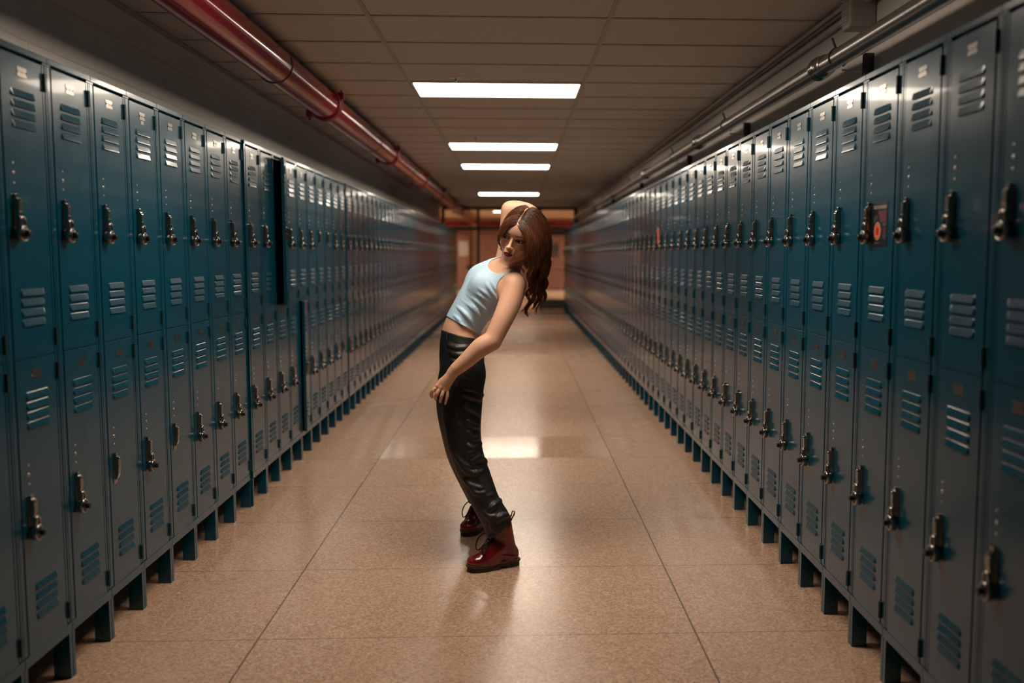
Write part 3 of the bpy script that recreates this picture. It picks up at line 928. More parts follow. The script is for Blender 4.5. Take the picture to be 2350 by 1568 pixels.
# ---- head frame: local x = her left, local -y = face, z = up
HR = rot('y', 19.5) @ rot('z', -14) @ rot('x', 17)
HS = 1.06
EYE_MID = P(1176.5, 548.5, 4.19)
HC = EYE_MID - HR @ (np.array([0, -.080, -.001]) * HS)
def hl(x, y, z): return HC + HR @ (np.array([x, y, z]) * HS)

# ---- torso frames
def lat(a, tilt=0.0): return np.array([math.sin(R_(a)), -math.cos(R_(a)), tilt])      # toward her left side
TORSO = [(P(1060, 815, 4.40), lat(6), .165, .098), (P(1057, 782, 4.40), lat(8), .148, .088), (P(1060, 752, 4.395), lat(10), .128, .078),
         (P(1080, 716, 4.39), lat(13), .128, .080), (P(1104, 682, 4.385), lat(16, -.05), .138, .088),
         (P(1126, 656, 4.38), lat(19, -.14), .146, .090), (P(1148, 634, 4.38), lat(22, -.22), .135, .074)]
SH_L, EL_L, WR_L = P(1181, 653, 4.255), P(1129, 784, 4.165), P(1040, 853, 4.165)
SH_R, EL_R, WR_R = P(1157, 612, 4.50), P(1169, 481, 4.47), P(1240, 508, 4.45)

def build_torso(Fd, grow=0.0):
    secs = [(c, u, w + grow, d + grow) for (c, u, w, d) in TORSO]
    Fd.loft(secs, .012, 4)
    # bust
    for (px, py, y, r) in ((1111, 657, 4.285, .052), (1102, 641, 4.43, .052)):
        Fd.ell(P(px, py, y), np.eye(3), (r + grow, r * .95 + grow, r * 1.05 + grow), .045)
    # shoulder girdle and trapezius
    nb = P(1166, 616, 4.375)
    Fd.cone(nb, SH_L + np.array([-.02, .03, .0]), .046 + grow, .040 + grow, .03)
    Fd.cone(nb, SH_R + np.array([.0, -.04, -.02]), .046 + grow, .040 + grow, .03)

B = Field((-.40, 4.02, .73), (.20, 4.66, 1.71), .0021)
build_torso(B)
# neck
B.chain([P(1166, 622, 4.375), P(1174, 604, 4.345), hl(.004, .025, -.085), hl(0, .03, -.03)], [.052, .046, .046, .05], .012, 3)
for sx in (-1, 1):      # neck tendons to the collar bones
    B.cone(hl(sx * .045, .02, -.07), P(1148, 627, 4.33) + np.array([0, -sx * .02, 0]), .012, .010, .012)
B.cone(P(1150, 622, 4.315), P(1182, 632, 4.27), .011, .011, .014)
B.cone(P(1143, 617, 4.345), P(1140, 608, 4.45), .011, .011, .014)
# left arm
B.chain([SH_L + [-.015, .02, 0], SH_L, P(1172, 690, 4.225), P(1153, 735, 4.19), EL_L], [.046, .050, .0485, .0425, .0365], .012, 4)
B.chain([EL_L, P(1104, 797, 4.16), P(1070, 828, 4.16), WR_L], [.0365, .0385, .0310, .0225], .014, 4)
B.cone(EL_L + [.012, .01, -.012], EL_L + [.0, .0, -.0], .022, .026, .012)
B.ell(P(1151, 668, 4.29), np.eye(3), (.034, .045, .045), .03)        # front of the armpit
# left hand (back of the hand toward the viewer)
yh = 4.165
kn = [P(1003, 886, yh - .002), P(1011, 889.5, yh - .006), P(1019.5, 891.5, yh - .003), P(1027, 891.5, yh + .004)]
wr = P(1038, 856, yh)
for k, q in enumerate(kn):
    B.cone(wr + [(-.006 + .004 * k), 0, -.002], q, .0175, .0098, .012)
B.cone(kn[0], kn[3], .0095, .0085, .008)
fing = [([kn[0], P(993.5, 897, yh - .010), P(989.5, 905, yh + .002), P(991.5, 912, yh + .008)], [.0086, .0080, .0072, .0060]),
        ([kn[1], P(1003, 903, yh - .014), P(999.8, 911, yh - .006), P(1000, 918, yh + .004)], [.0086, .0080, .0070, .0058]),
        ([kn[2], P(1014.5, 906, yh - .012), P(1011.5, 915, yh - .008), P(1009.8, 923, yh + .0)], [.0084, .0076, .0068, .0056]),
        ([kn[3], P(1027, 906, yh - .004), P(1025, 916, yh - .004), P(1021.8, 927, yh + .002)], [.0078, .0068, .0060, .0050])]
for pts, rs in fing: B.chain(pts, rs, .0025, 3)
for q in kn: B.ell(q + [0, -.003, .001], np.eye(3), (.008, .0075, .008), .005)
B.chain([wr + [-.008, .014, -.012], P(1012, 876, yh + .024), P(1004, 891, yh + .027), P(1003, 900, yh + .024)], [.014, .0125, .0098, .0078], .006, 3)   # thumb, on the far side
# right arm, raised and folded behind the head
B.chain([SH_R + [.0, -.05, -.03], SH_R, P(1164, 570, 4.50), P(1167, 525, 4.485), EL_R], [.044, .046, .041, .038, .0345], .012, 4)
B.chain([EL_R, P(1188, 481, 4.47), P(1215, 486, 4.46), WR_R], [.0345, .0360, .0310, .0235], .012, 4)
hp = P(1252, 528, 4.44)
B.cone(WR_R, hp, .022, .022, .01)
for k in range(4):
    a = hp + np.array([.004 - .004 * k, .012 - .018 * k + .02, -.012]); b = a + np.array([-.012, -.006, -.034]); c = b + np.array([-.022, -.004, -.018])
    B.chain([hp, a, b, c], [.014, .0095, .0085, .007], .004, 2)
B.chain([hp, hp + [-.02, -.03, -.005], hp + [-.035, -.045, -.02]], [.014, .011, .008], .005, 2)

# ---- head
I3 = HR
s_ = HS
def he(c, rad, k, mode='add'): B.ell(hl(*c), I3, np.array(rad) * s_, k, mode)
def hc(a, b, ra, rb, k, mode='add'): B.cone(hl(*a), hl(*b), ra * s_, rb * s_, k, mode)
he((.004, .014, .036), (.067, .090, .082), .01)
he((0, -.022, -.022), (.058, .060, .080), .03)
for sx in (-1, 1):
    hc((0, -.052, -.090), (sx * .041, .004, -.055), .017, .020, .022)
    he((sx * .034, -.052, -.028), (.022, .024, .024), .02)
    he((sx * .071, .012, -.012), (.007, .017, .029), .006)
he((0, -.068, -.094), (.017, .016, .016), .02)
hc((-.028, -.070, .020), (.028, -.070, .020), .017, .017, .02)
he((0, -.060, .045), (.045, .028, .035), .03)
for sx in (-1, 1):
    he((sx * .031, -.094, -.002), (.019, .019, .0125), .012, 'sub')
he((0, -.082, -.062), (.024, .012, .020), .02)
hc((0, -.080, .006), (0, -.1035, -.034), .0052, .0070, .008)
he((0, -.104, -.036), (.0085, .0075, .0075), .008)
for sx in (-1, 1):
    he((sx * .0095, -.0930, -.0385), (.0058, .0080, .0058), .005)
    he((sx * .0055, -.101, -.0455), (.0030, .0045, .0030), .002, 'sub')
    he((sx * .031, -.0695, -.002), (.0155, .0155, .0150), .006)
    hc((sx * .0185, -.083, -.006), (sx * .0445, -.078, -.001), .0018, .0018, .0)if False else None
LIPU = [(-.0215, -.0815, -.0655), (-.0115, -.0895, -.0615), (-.0042, -.0935, -.0592), (0, -.0930, -.0600), (.0042, -.0935, -.0592), (.0115, -.0895, -.0615), (.0215, -.0815, -.0655)]
LIPL = [(-.0175, -.0830, -.0680), (-.0090, -.0900, -.0708), (0, -.0918, -.0720), (.0090, -.0900, -.0708), (.0175, -.0830, -.0680)]
LU = [hl(*q) for q in LIPU]; LL = [hl(*q) for q in LIPL]
for i in range(len(LU) - 1): B.cone(LU[i], LU[i + 1], (.0022, .0036, .0038, .0038, .0036, .0030)[i] * s_, (.0036, .0038, .0038, .0036, .0030, .0018)[i] * s_, .004)
for i in range(len(LL) - 1): B.cone(LL[i], LL[i + 1], (.0026, .0048, .0057, .0048)[i] * s_, (.0048, .0057, .0048, .0026)[i] * s_, .004)
MC = [hl(-.0205, -.086, -.0667), hl(-.010, -.0965, -.0662), hl(0, -.0985, -.0664), hl(.010, -.0965, -.0662), hl(.0205, -.086, -.0667)]
for i in range(4): B.cone(MC[i], MC[i + 1], .0010, .0010, .0015, 'sub')
# eye openings
for sx in (-1, 1):
    B.ell(hl(sx * .031, -.087, -.0035), HR @ rot('y', -sx * 5), np.array((.0146, .016, .0042)) * s_, .0012, 'sub')
V, Q = B.surface(1)
def refine(V, Q, m_, Fd):
    """split the marked quads in four and settle the new points on the surface"""
    sel = m_[Q].all(1); S = Q[sel]; n0 = len(V)
    E_ = np.concatenate([np.sort(S[:, [i, (i + 1) % 4]], 1) for i in range(4)])
    u, inv = np.unique(E_, axis=0, return_inverse=True); inv = inv.reshape(4, -1)
    mid = (V[u[:, 0]] + V[u[:, 1]]) / 2; cen = V[S].mean(1)
    e = n0 + inv; c = n0 + len(u) + np.arange(len(S))
    new = [np.stack([S[:, i], e[i], c, e[(i - 1) % 4]], 1) for i in range(4)]
    V2 = np.concatenate([V, mid, cen]); idx = np.concatenate([np.unique(S), np.arange(n0, len(V2))])
    p = V2[idx]
    for _ in range(2):
        f = Fd.sample(p); h = .0012
        g = np.stack([Fd.sample(p + np.eye(3)[i] * h) - Fd.sample(p - np.eye(3)[i] * h) for i in range(3)], 1) / (2 * h)
        st = -(f / np.maximum((g ** 2).sum(1), .25))[:, None] * g
        p = p + np.clip(st, -.0008, .0008)
    V2[idx] = p
    return V2, np.concatenate([Q[~sel]] + new)
L_ = (V - HC) @ HR / HS
V, Q = refine(V, Q, (np.abs(L_[:, 0]) < .062) & (L_[:, 1] < -.045) & (np.abs(L_[:, 2] + .02) < .085) & (L_[:, 1] > -.13), B)
# tints
skin_c = np.array((.76, .435, .295)); col = np.tile(skin_c, (len(V), 1))
def blend(mask, c):
    global col
    mask = np.clip(mask, 0, 1)[:, None]; col = col * (1 - mask) + np.array(c) * mask
L_ = (V - HC) @ HR / HS                                    # head-local coordinates
ishead = (np.abs(L_[:, 0]) < .12) & (np.abs(L_[:, 1]) < .14) & (L_[:, 2] > -.13) & (L_[:, 2] < .14)
ax_ = np.abs(L_[:, 0])
top_ = np.interp(ax_, [0, .0042, .012, .0212], [-.0578, -.0562, -.0588, -.0652]); bot_ = np.interp(ax_, [0, .010, .0170, .0212], [-.0788, -.0768, -.0712, -.0660])
blend(ishead * (L_[:, 1] < -.065) * np.clip(np.minimum(top_ - L_[:, 2], L_[:, 2] - bot_) / .0011, 0, 1) * (ax_ < .0215), (.26, .008, .028))
blend(ishead * (L_[:, 1] < -.065) * np.clip((.0012 - np.abs(L_[:, 2] + .0664)) / .0008, 0, 1) * (ax_ < .020) * .6, (.06, .002, .008))
for sx in (-1, 1):
    bz = np.interp(L_[:, 0] * sx, [.012, .024, .038, .050], [.0150, .0178, .0185, .0125]); bt = np.interp(L_[:, 0] * sx, [.012, .024, .038, .050], [.0026, .0026, .0018, .0006])
    blend(ishead * (L_[:, 1] < -.05) * (L_[:, 0] * sx > .012) * (L_[:, 0] * sx < .050) * np.clip((bt + .0006 - np.abs(L_[:, 2] - bz)) / .0014, 0, 1) * .8, (.07, .028, .015))
    c = hl(sx * .031, -.084, -.0015)
    q = L_ - np.array([sx * .031, 0, -.0035])
    e = np.sqrt((q[:, 0] / .0150) ** 2 + (q[:, 2] / .0056) ** 2)
    blend(ishead * (L_[:, 1] < -.05) * np.clip((1.34 - e) / .25, 0, 1) * .95, (.03, .010, .008))
    e = np.sqrt((q[:, 0] / .021) ** 2 + ((q[:, 2] - .004) / .011) ** 2)
    blend(ishead * (L_[:, 1] < -.05) * np.clip((1.3 - e) / .5, 0, 1) * .35, (.42, .17, .12))
    e = np.linalg.norm(L_ - np.array([sx * .036, -.07, -.03]), axis=1)
    blend(ishead * np.clip((.034 - e) / .03, 0, 1) * .30, (.70, .27, .19))
# scalp under the hair
part = np.clip((np.abs(L_[:, 0] - .0015) - .0006) / .0030, 0, 1) * (L_[:, 2] > .057) + (L_[:, 2] <= .057)
scalp = ishead & ((L_[:, 1] > .005) | (L_[:, 2] > .059 - np.where(L_[:, 0] > 0, .7, .28) * np.abs(L_[:, 0]) - .5 * np.clip(L_[:, 1] + .05, -1, .0))) & (L_[:, 2] > -.075)
scalp &= ~((L_[:, 2] < -.03) & (L_[:, 1] < .0))
arm = seg_dist(V, [EL_R, P(1188, 481, 4.47), P(1215, 486, 4.46), WR_R, hp], [.042] * 5) < 0
arm |= seg_dist(V, [SH_R, EL_R], [.050, .042]) < 0
blend((scalp & ~arm) * part, (.045, .017, .009))
me = np_mesh('body', V, Q, M['skin'])
at = me.color_attributes.new('tint', 'FLOAT_COLOR', 'POINT')
fmask = (ishead & (L_[:, 1] < -.03) & (L_[:, 2] < .03) & (L_[:, 2] > -.055)).astype(float)
at.data.foreach_set('color', np.concatenate([col, fmask[:, None]], 1).astype(F32).ravel())
person = thing('person', (float(TORSO[0][0][0]), float(TORSO[0][0][1]), 0), 'person with long brown hair leaning back in pale blue tank top, black trousers, red boots', 'person')
PO = Vector(person.location)
def child(name, data, parent=None):
    """parts are modelled in world coordinates; the parent's location is taken off"""
    o = link(name, data, parent or person)
    if parent is None: o.location = -PO
    return o
body = child('body', me)
# eyes looking to her right
for sx in (-1, 1):
    mb = MB(); c = hl(sx * .031, -.0685, -.0025)
    g = HR @ unit((-.26, -.95, -.03))
    r = .0138 * s_
    mb.lathe([(0, -r)] + [(r * math.sin(a), -r * math.cos(a)) for a in np.linspace(.2, PI - .50, 14)], M['eye_w'], c, g, 24)
    mb.lathe([(r * math.sin(.50), r * math.cos(.50)), (r * math.sin(.3), r * math.cos(.28) + .0004), (0, r + .0004)], M['iris'], c, g, 24)
    child('eye', mb.mesh('eye'))

# ---- tank top
T_ = Field((-.37, 4.10, .95), (.12, 4.66, 1.55), .0025)
build_torso(T_, .0045)
F0 = T_.F.copy()
folds = [([(1050, 704), (1062, 714), (1078, 733), (1092, 758)], .0050), ([(1062, 690), (1082, 705), (1100, 724), (1112, 744)], .0048), ([(1074, 676), (1094, 692), (1114, 712), (1124, 724)], .0045),
         ([(1042, 724), (1053, 734), (1066, 752)], .0045), ([(1078, 662), (1104, 680), (1130, 702)], .0042), ([(1124, 634), (1129, 650), (1140, 668), (1150, 684)], .0034),
         ([(1112, 642), (1120, 658), (1134, 678), (1144, 692)], .0034), ([(1052, 708), (1068, 722), (1084, 748)], .0036), ([(1096, 658), (1112, 672), (1136, 692)], .0034), ([(1068, 684), (1090, 706), (1106, 732)], .0038),
         ([(1046, 738), (1062, 748), (1084, 760)], .0040)]
for pts, r in folds:
    h_ = [T_.hit(*q) for q in pts]; h_ = [q + [0, .0015, 0] for q in h_ if q is not None]
    if len(h_) > 1: h_[0] = h_[0] + [0, .009, 0]; h_[-1] = h_[-1] + [0, .006, 0]
    if len(h_) > 1: T_.chain(h_, [.0003] + [r * .72] * (len(h_) - 2) + [.0003], .012, 5)
# hem: a plane across the body
hn = unit(np.array([-.40, 0.02, -.92])); hp0 = P(1030, 730, 4.38) * .35 + P(1098, 768, 4.36) * .65
ha, hb = P(1030, 729, 4.36), P(1100, 769, 4.30)
ex = unit(hb - ha); hn = unit(np.cross(ex, lat(10))); 
if hn[2] > 0: hn = -hn
T_.keep(lambda X, Y, Z: (X - ha[0]) * hn[0] + (Y - ha[1]) * hn[1] + (Z - ha[2]) * hn[2], .002)
# neck opening
nr = unit(P(1170, 596, 4.35) - P(1140, 640, 4.33))
T_.ell(P(1150, 614, 4.34), np.eye(3), (.060, .090, .055), .003, 'sub')
T_.ell(P(1174, 596, 4.36), np.eye(3), (.055, .075, .060), .003, 'sub')
# arm openings
T_.ell(SH_L + [-.010, -.02, -.030], np.eye(3), (.072, .11, .080), .003, 'sub')
T_.cone(SH_R + [0, .01, .0], SH_R + [0, .15, .04], .060, .08, .003, 'sub')
V, Q = T_.surface(1)
child('tank_top', np_mesh('tank_top', V, Q, M['tank']))

# ---- trousers
G = Field((-.42, 4.06, .14), (.16, 4.98, 1.09), .0032)
G.loft([(P(1058, 850, 4.40), lat(3), .165, .095), (P(1060, 815, 4.40), lat(4), .170, .100), (P(1058, 782, 4.40), lat(6), .152, .092), (P(1058, 745, 4.395), lat(8), .134, .082)], .012, 4)
for (px, py, y) in ((1078, 864, 4.325), (1076, 858, 4.485)): G.ell(P(px, py, y), np.eye(3), (.072, .076, .085), .04)
NL = [(1062, 850, 4.315, .094), (1060, 900, 4.30, .091), (1060, 945, 4.285, .083), (1063, 995, 4.265, .073), (1072, 1045, 4.245, .068), (1093, 1100, 4.225, .064), (1116, 1155, 4.185, .057), (1141, 1198, 4.165, .058), (1153, 1234, 4.16, .060)]
FL = [(1056, 850, 4.485, .094), (1046, 905, 4.53, .088), (1044, 950, 4.57, .079), (1050, 1000, 4.61, .070), (1059, 1045, 4.645, .064), (1076, 1090, 4.69, .058), (1096, 1135, 4.74, .052), (1108, 1162, 4.77, .050), (1118, 1185, 4.80, .052)]
G.chain([P(*q[:3]) for q in NL], [q[3] for q in NL], .02, 3)
G.chain([P(*q[:3]) for q in FL], [q[3] for q in FL], .02, 3)
G0 = G.F.copy()
ridges = [([(1030, 792), (1048, 800), (1072, 798)], .008), ([(1034, 808), (1052, 816), (1074, 812)], .008), ([(1038, 828), (1056, 834), (1078, 828)], .007),
          ([(1066, 872), (1090, 880), (1112, 898)], .009), ([(1066, 890), (1086, 896), (1108, 908)], .008), ([(1064, 905), (1082, 910), (1101, 918)], .007), ([(1066, 930), (1082, 938), (1100, 952)], .008),
          ([(1044, 962), (1054, 980), (1064, 1002)], .007), ([(1074, 968), (1086, 978), (1098, 980)], .006), ([(1074, 992), (1084, 1008), (1098, 1004)], .008), ([(1074, 1022), (1086, 1030), (1104, 1018)], .008),
          ([(1072, 1046), (1084, 1040), (1100, 1048)], .012), ([(1082, 1062), (1098, 1052), (1116, 1060)], .012), ([(1044, 1042), (1058, 1062), (1080, 1074)], .008), ([(1058, 1070), (1076, 1084), (1094, 1086)], .008),
          ([(1092, 1088), (1108, 1082), (1122, 1076)], .007), ([(1068, 1104), (1082, 1116), (1104, 1122)], .008), ([(1084, 1124), (1094, 1134), (1112, 1132)], .006),
          ([(1118, 1140), (1130, 1136), (1146, 1128)], .007), ([(1122, 1172), (1136, 1160), (1149, 1148)], .008), ([(1110, 1176), (1124, 1188), (1138, 1186)], .007), ([(1140, 1196), (1152, 1186), (1166, 1184)], .010),
          ([(1048, 885), (1046, 930), (1050, 960)], .005), ([(1128, 1196), (1132, 1212), (1136, 1220)], .006)]
for pts, r in ridges:
    h_ = [G.hit(*q) for q in pts]; h_ = [q + [0, r * .35, 0] for q in h_ if q is not None]
    if len(h_) > 1: G.chain(h_, [r * .3] + [r * .85] * (len(h_) - 2) + [r * .25], .016, 5)
# waist: top plane, hollow
wa, wb = P(1013, 757, 4.36), P(1096, 777, 4.34)
wn = unit(np.cross(unit(wb - wa), lat(8))); wn = wn if wn[2] > 0 else -wn
pl = lambda a, n_: (lambda X, Y, Z: (X - a[0]) * n_[0] + (Y - a[1]) * n_[1] + (Z - a[2]) * n_[2])
G.keep(pl(wa, wn), .002)
# hems
def hem(a, b, axis_a, axis_b, box):
    n_ = unit(np.cross(unit(b - a), np.array([0, 1, 0]))); n_ = n_ if n_[2] < 0 else -n_
    sl, g = G.region(*box)
    B_ = pl(a, n_)(*g); G.F[sl] = np.maximum(G.F[sl], B_)
ha1, hb1 = P(1118, 1234, 4.19), P(1173, 1190, 4.19)
hem(ha1, hb1, None, None, ((-.25, 4.06, .1), (.16, 4.36, .45)))
ha2, hb2 = P(1086, 1168, 4.78), P(1136, 1160, 4.80)
hem(ha2, hb2, None, None, ((-.42, 4.60, .1), (.16, 4.98, .40)))
for q0, q1, r in ((P(1153, 1234, 4.16), P(1134, 1190, 4.17), .053), (P(1118, 1190, 4.80), P(1104, 1150, 4.765), .044)):
    G.cone(q0, q1, r, r * .8, 0, 'sub')
V, Q = G.surface(1)
trous = child('trousers', np_mesh('trousers', V, Q, M['leather']))
def surf_line(Fd, pix, r, m_, name, parent, lift=.0, sub=4, y0=3.95):
    h_ = [Fd.hit(*q, y0) for q in pix]; h_ = [q + [0, -lift, 0] for q in h_ if q is not None]
    h_, _ = smooth_path(h_, [0] * len(h_), sub)
    return child(name, MB().tube([tuple(q) for q in h_], r, m_, 6).mesh(name)) if parent is None else link(name, MB().tube([tuple(q) for q in h_], r, m_, 6).mesh(name), parent)
surf_line(G, [(1066, 856), (1066, 900), (1064, 940), (1064, 975), (1067, 1010), (1073, 1040), (1080, 1060), (1092, 1085), (1104, 1115), (1114, 1145), (1125, 1175), (1136, 1200), (1145, 1217)], .0013, M['seam'], 'side_seam', trous)
surf_line(G, [(1026, 776), (1022, 792), (1026, 806), (1038, 814), (1056, 818), (1074, 818)], .0014, M['seam'], 'pocket_seam', trous)
surf_line(G, [(1014, 778), (1040, 782), (1066, 788), (1082, 792)], .0013, M['seam'], 'waistband_seam', trous)
surf_line(G, [(1018, 764), (1014, 790), (1010, 820), (1012, 845), (1016, 862)], .0013, M['seam'], 'fly_seam', trous)
surf_line(G, [(1121, 1229), (1136, 1222), (1150, 1214), (1166, 1202)], .0010, M['seam'], 'hem_seam', trous)
lp = [G.hit(*q) for q in ((1026, 762), (1025, 772), (1024, 782))]
lp = [q for q in lp if q is not None]
if len(lp) == 3:
    link('belt_loop', MB().tube([tuple(q + [0, -.002, 0]) for q in lp], .0035, M['leather'], 8).mesh('belt_loop'), trous)

# ---- boots: local x = toe direction, y = left, z = up, origin under the ankle
def sole_outline(n=56):
    pts = []
    ctl = [(-.110, .0), (-.106, .022), (-.085, .035), (-.050, .037), (-.010, .034), (.035, .043), (.075, .051), (.110, .047), (.135, .034), (.148, .014), (.151, .0)]
    up, _ = smooth_path([np.array([a, b, 0]) for a, b in ctl], [0] * len(ctl), 4)
    up = [(q[0], max(q[1], 0)) for q in up]
    return up + [(a, -b * .95) for a, b in up[-2:0:-1]]
def boot(loc, ang, sc, name):
    Bf = Field((-.15, -.08, .0), (.18, .08, .30), .0024)
    Bf.chain([(.100, 0, .038), (.062, 0, .044), (.030, 0, .056)], [.036, .042, .044], .015, 2)
    Bf.ell((.098, .002, .046), np.eye(3), (.050, .047, .029), .012)
    Bf.ell((.03, 0, .030), np.eye(3), (.11, .043, .026), .014)
    Bf.chain([(.045, 0, .062), (.010, 0, .082), (-.018, 0, .105)], [.040, .043, .044], .02, 3)
    Bf.ell((-.062, 0, .055), np.eye(3), (.046, .036, .050), .02)
    Bf.chain([(-.045, 0, .075), (-.036, 0, .12), (-.026, 0, .16), (-.020, 0, .20), (-.008, 0, .235), (.004, 0, .262)], [.042, .0415, .0435, .0435, .040, .035], .015, 3)
    for (a, b, r) in (((-.01, -.047, .075), (-.095, -.037, .058), .004), ((-.005, -.047, .094), (-.07, -.042, .082), .004), ((.045, -.045, .060), (.055, .0, .096), .004), ((.06, -.045, .055), (.068, .0, .090), .003), ((-.01, .047, .075), (-.09, .037, .058), .004)):
        Bf.cone(a, b, r, r, .012, 'sub')
    Bf.keep(lambda X, Y, Z: .026 - Z)
    Bf.keep(lambda X, Y, Z: Z - .258)
    V, Q = Bf.surface(1)
    b = child(name, np_mesh('boot_upper', V, Q, M['boot']))
    b.location = Vector(loc) - PO; b.rotation_euler = (0, 0, ang); b.scale = (sc, sc, sc)
    # sole: welt, grooved wall, heel with a step
    out = [(a, b_ * .95) for a, b_ in sole_outline()]; n = len(out); mb = MB()
    def zb(x): return 0.0 if x < -.038 else (.0105 if x < .02 else max(0.0, .0105 * (1 - (x - .02) / .03)))
    rings = [(.90, 0), (.97, .0), (.985, .006), (.965, .010), (.985, .014), (.965, .018), (1.0, .022), (1.035, .026), (1.035, .031), (.93, .033)]
    vs = []; fs = []
    for g_, z in rings:
        for (x, y) in out:
            z0 = zb(x); zz = z0 + (z / .033) * (.033 - z0) if z < .022 else z
            vs.append(((x - .015) * (1 + (g_ - 1) * .8) + .015, y * g_, zz))
    for i in range(len(rings) - 1):
        for k in range(n):
            k2 = (k + 1) % n; fs.append((i * n + k, i * n + k2, (i + 1) * n + k2, (i + 1) * n + k))
    fs.append(tuple(range(n - 1, -1, -1))); fs.append(tuple(range((len(rings) - 1) * n, len(rings) * n)))
    fs = [tuple(reversed(f)) for f in fs]
    mb.add(vs, fs, M['sole'], False)
    link('sole', mb.mesh('sole'), b)
    st = MB(); L = 0
    for k in range(n):
        (x, y), (x2, y2) = out[k], out[(k + 1) % n]
        seg = math.hypot(x2 - x, y2 - y); m_ = max(1, int(round(seg / .0062)))
        for j in range(m_):
            t0, t1 = (j + .15) / m_, (j + .72) / m_
            g_ = 1.0
            a = (x + (x2 - x) * t0, y + (y2 - y) * t0); c = (x + (x2 - x) * t1, y + (y2 - y) * t1)
            st.tube([(a[0] * g_, a[1] * g_, .0328), (c[0] * g_, c[1] * g_, .0328)], .0011, M['stitch'], 5)
    s_o = link('welt_stitching', st.mesh('welt_stitching'), b); s_o['kind'] = 'stuff'
    # tongue facing, eyelets and laces
    def ontop(x, y, lift=.002):
        zs = np.arange(.24, .03, -.002)
        v_ = Bf.sample(np.array([[x + 0 * z, y, z] for z in zs]))
        k = int(np.argmax(v_ < 0)); return (x, y, float(zs[k]) + lift)
    def front(z, y, lift=.003):
        xs = np.arange(.16, -.1, -.002)
        v_ = Bf.sample(np.array([[x, y, z] for x in xs]))
        k = int(np.argmax(v_ < 0)); return (float(xs[k]) + lift, y, z)
    zs = [.092, .106, .120, .135, .150, .165, .180, .194]
    la = MB()
    for i, z in enumerate(zs[:6]):
        w = .017
        la.tube([front(z, -w, .002), front(z + .002, 0, .004), front(z, w, .002)], .0022, M['lace'], 6)
        if i < 5: la.tube([front(z, -w, .003), front(z + .008, 0, .005), front(zs[i + 1], w, .003)], .0022, M['lace'], 6)
    c = np.array(front(.150, 0, .008))
    la.lathe([(0, -.006), (.006, -.004), (.006, .004), (0, .006)], M['lace'], tuple(c), (0, 1, 0), 8)
    for sx, dx in ((-1, 0), (1, .004)):
        loop = [c, c + [.020, sx * .022, .012], c + [.042, sx * .038, -.004], c + [.056 + dx, sx * .046, -.036], c + [.056, sx * .040, -.066], c + [.040, sx * .028, -.056], c + [.018, sx * .010, -.020], c]
        loop, _ = smooth_path(loop, [0] * len(loop), 4)
        la.tube([tuple(q) for q in loop], .0030, M['lace'], 6)
        end = [c, c + [.020, sx * .010, -.018], c + [.030, sx * .016, -.050], c + [.044, sx * .010, -.078]]
        end, _ = smooth_path(end, [0] * 4, 4)
        la.tube([tuple(q) for q in end], .0021, M['lace'], 6)
    link('laces', la.mesh('laces'), b)
    for z in zs:
        for sx in (-1, 1):
            q = front(z, sx * .021, .0005)
            ey = MB().lathe([(.0016, 0), (.0040, .0), (.0042, .001), (.0018, .0018)], M['steel_d'], q, (.8, sx * .6, .1), 10)
            link('eyelet', ey.mesh('eyelet'), b)
    tb = MB(); pts = [(-.062, 0, .205), (-.070, 0, .232), (-.078, 0, .254), (-.088, 0, .257), (-.088, 0, .242), (-.076, 0, .222), (-.066, 0, .205)]
    pts, _ = smooth_path([np.array(q) for q in pts], [0] * 7, 3)
    vs = []; fs = []
    for q in pts: vs += [(q[0], -.006, q[2]), (q[0], .006, q[2]), (q[0] + .001, .006, q[2] + .001), (q[0] + .001, -.006, q[2] + .001)]
    for i in range(len(pts) - 1):
        for k in range(4):
            fs.append((i * 4 + k, i * 4 + (k + 1) % 4, (i + 1) * 4 + (k + 1) % 4, (i + 1) * 4 + k))
    for i in range(len(fs)): tb.add([vs[j] for j in fs[i]], [(0, 1, 2, 3)], M['stitch'] if (i // 4) % 3 else M['lace'])
    link('pull_tab', tb.mesh('pull_tab'), b)
    return b
boot((-.085, 4.155, 0), math.atan2(-.105, -.235), .97, 'boot')
boot((-.195, 4.745, 0), math.atan2(-.22, -.11), .97, 'boot')

# ---- jewellery
def necklace(pix, r, step, m_, name):
    h_ = [B.hit(*q) for q in pix]; h_ = [q for q in h_ if q is not None]
    h_, _ = smooth_path(h_, [0] * len(h_), 6)
    mb = MB(); acc = 0
    for i in range(len(h_) - 1):
        seg = np.linalg.norm(h_[i + 1] - h_[i]); acc += seg
        if acc >= step:
            acc = 0
            q = h_[i] + [0, -r * .6, 0]
            mb.lathe([(r * math.sin(a), -r * math.cos(a)) for a in np.linspace(.01, PI - .01, 6)], m_, tuple(q), (0, 0, 1), 8)
    return mb, h_
mb, h_ = necklace([(1125, 625), (1132, 628), (1140, 627), (1148, 623), (1154, 618), (1160, 615)], .0018, .0034, M['gold'], 'chain')
q = h_[0]; mb.lathe([(0, -.004), (.004, -.002), (.004, .002), (0, .004)], M['gold'], tuple(q + [0, -.003, -.004]), (0, .3, 1), 10)
child('necklace', mb.mesh('necklace'))['label'] = 'fine gold chain with small pendant'
mb, h_ = necklace([(1158, 615), (1164, 616), (1172, 614), (1180, 611), (1190, 607), (1198, 604)], .0033, .0062, M['pearl'], 'pearls')
child('necklace', mb.mesh('necklace'))['label'] = 'pearl necklace'
mb = MB(); c = (kn[0] * .45 + P(995, 897, yh - .010) * .55)
mb.tube([tuple(c + .0098 * (math.cos(a) * unit((.8, 0, .5)) + math.sin(a) * np.array((0, 1, 0)))) for a in np.linspace(0, 2 * PI, 20)], .0011, M['gold'], 6)
child('ring', mb.mesh('ring'))
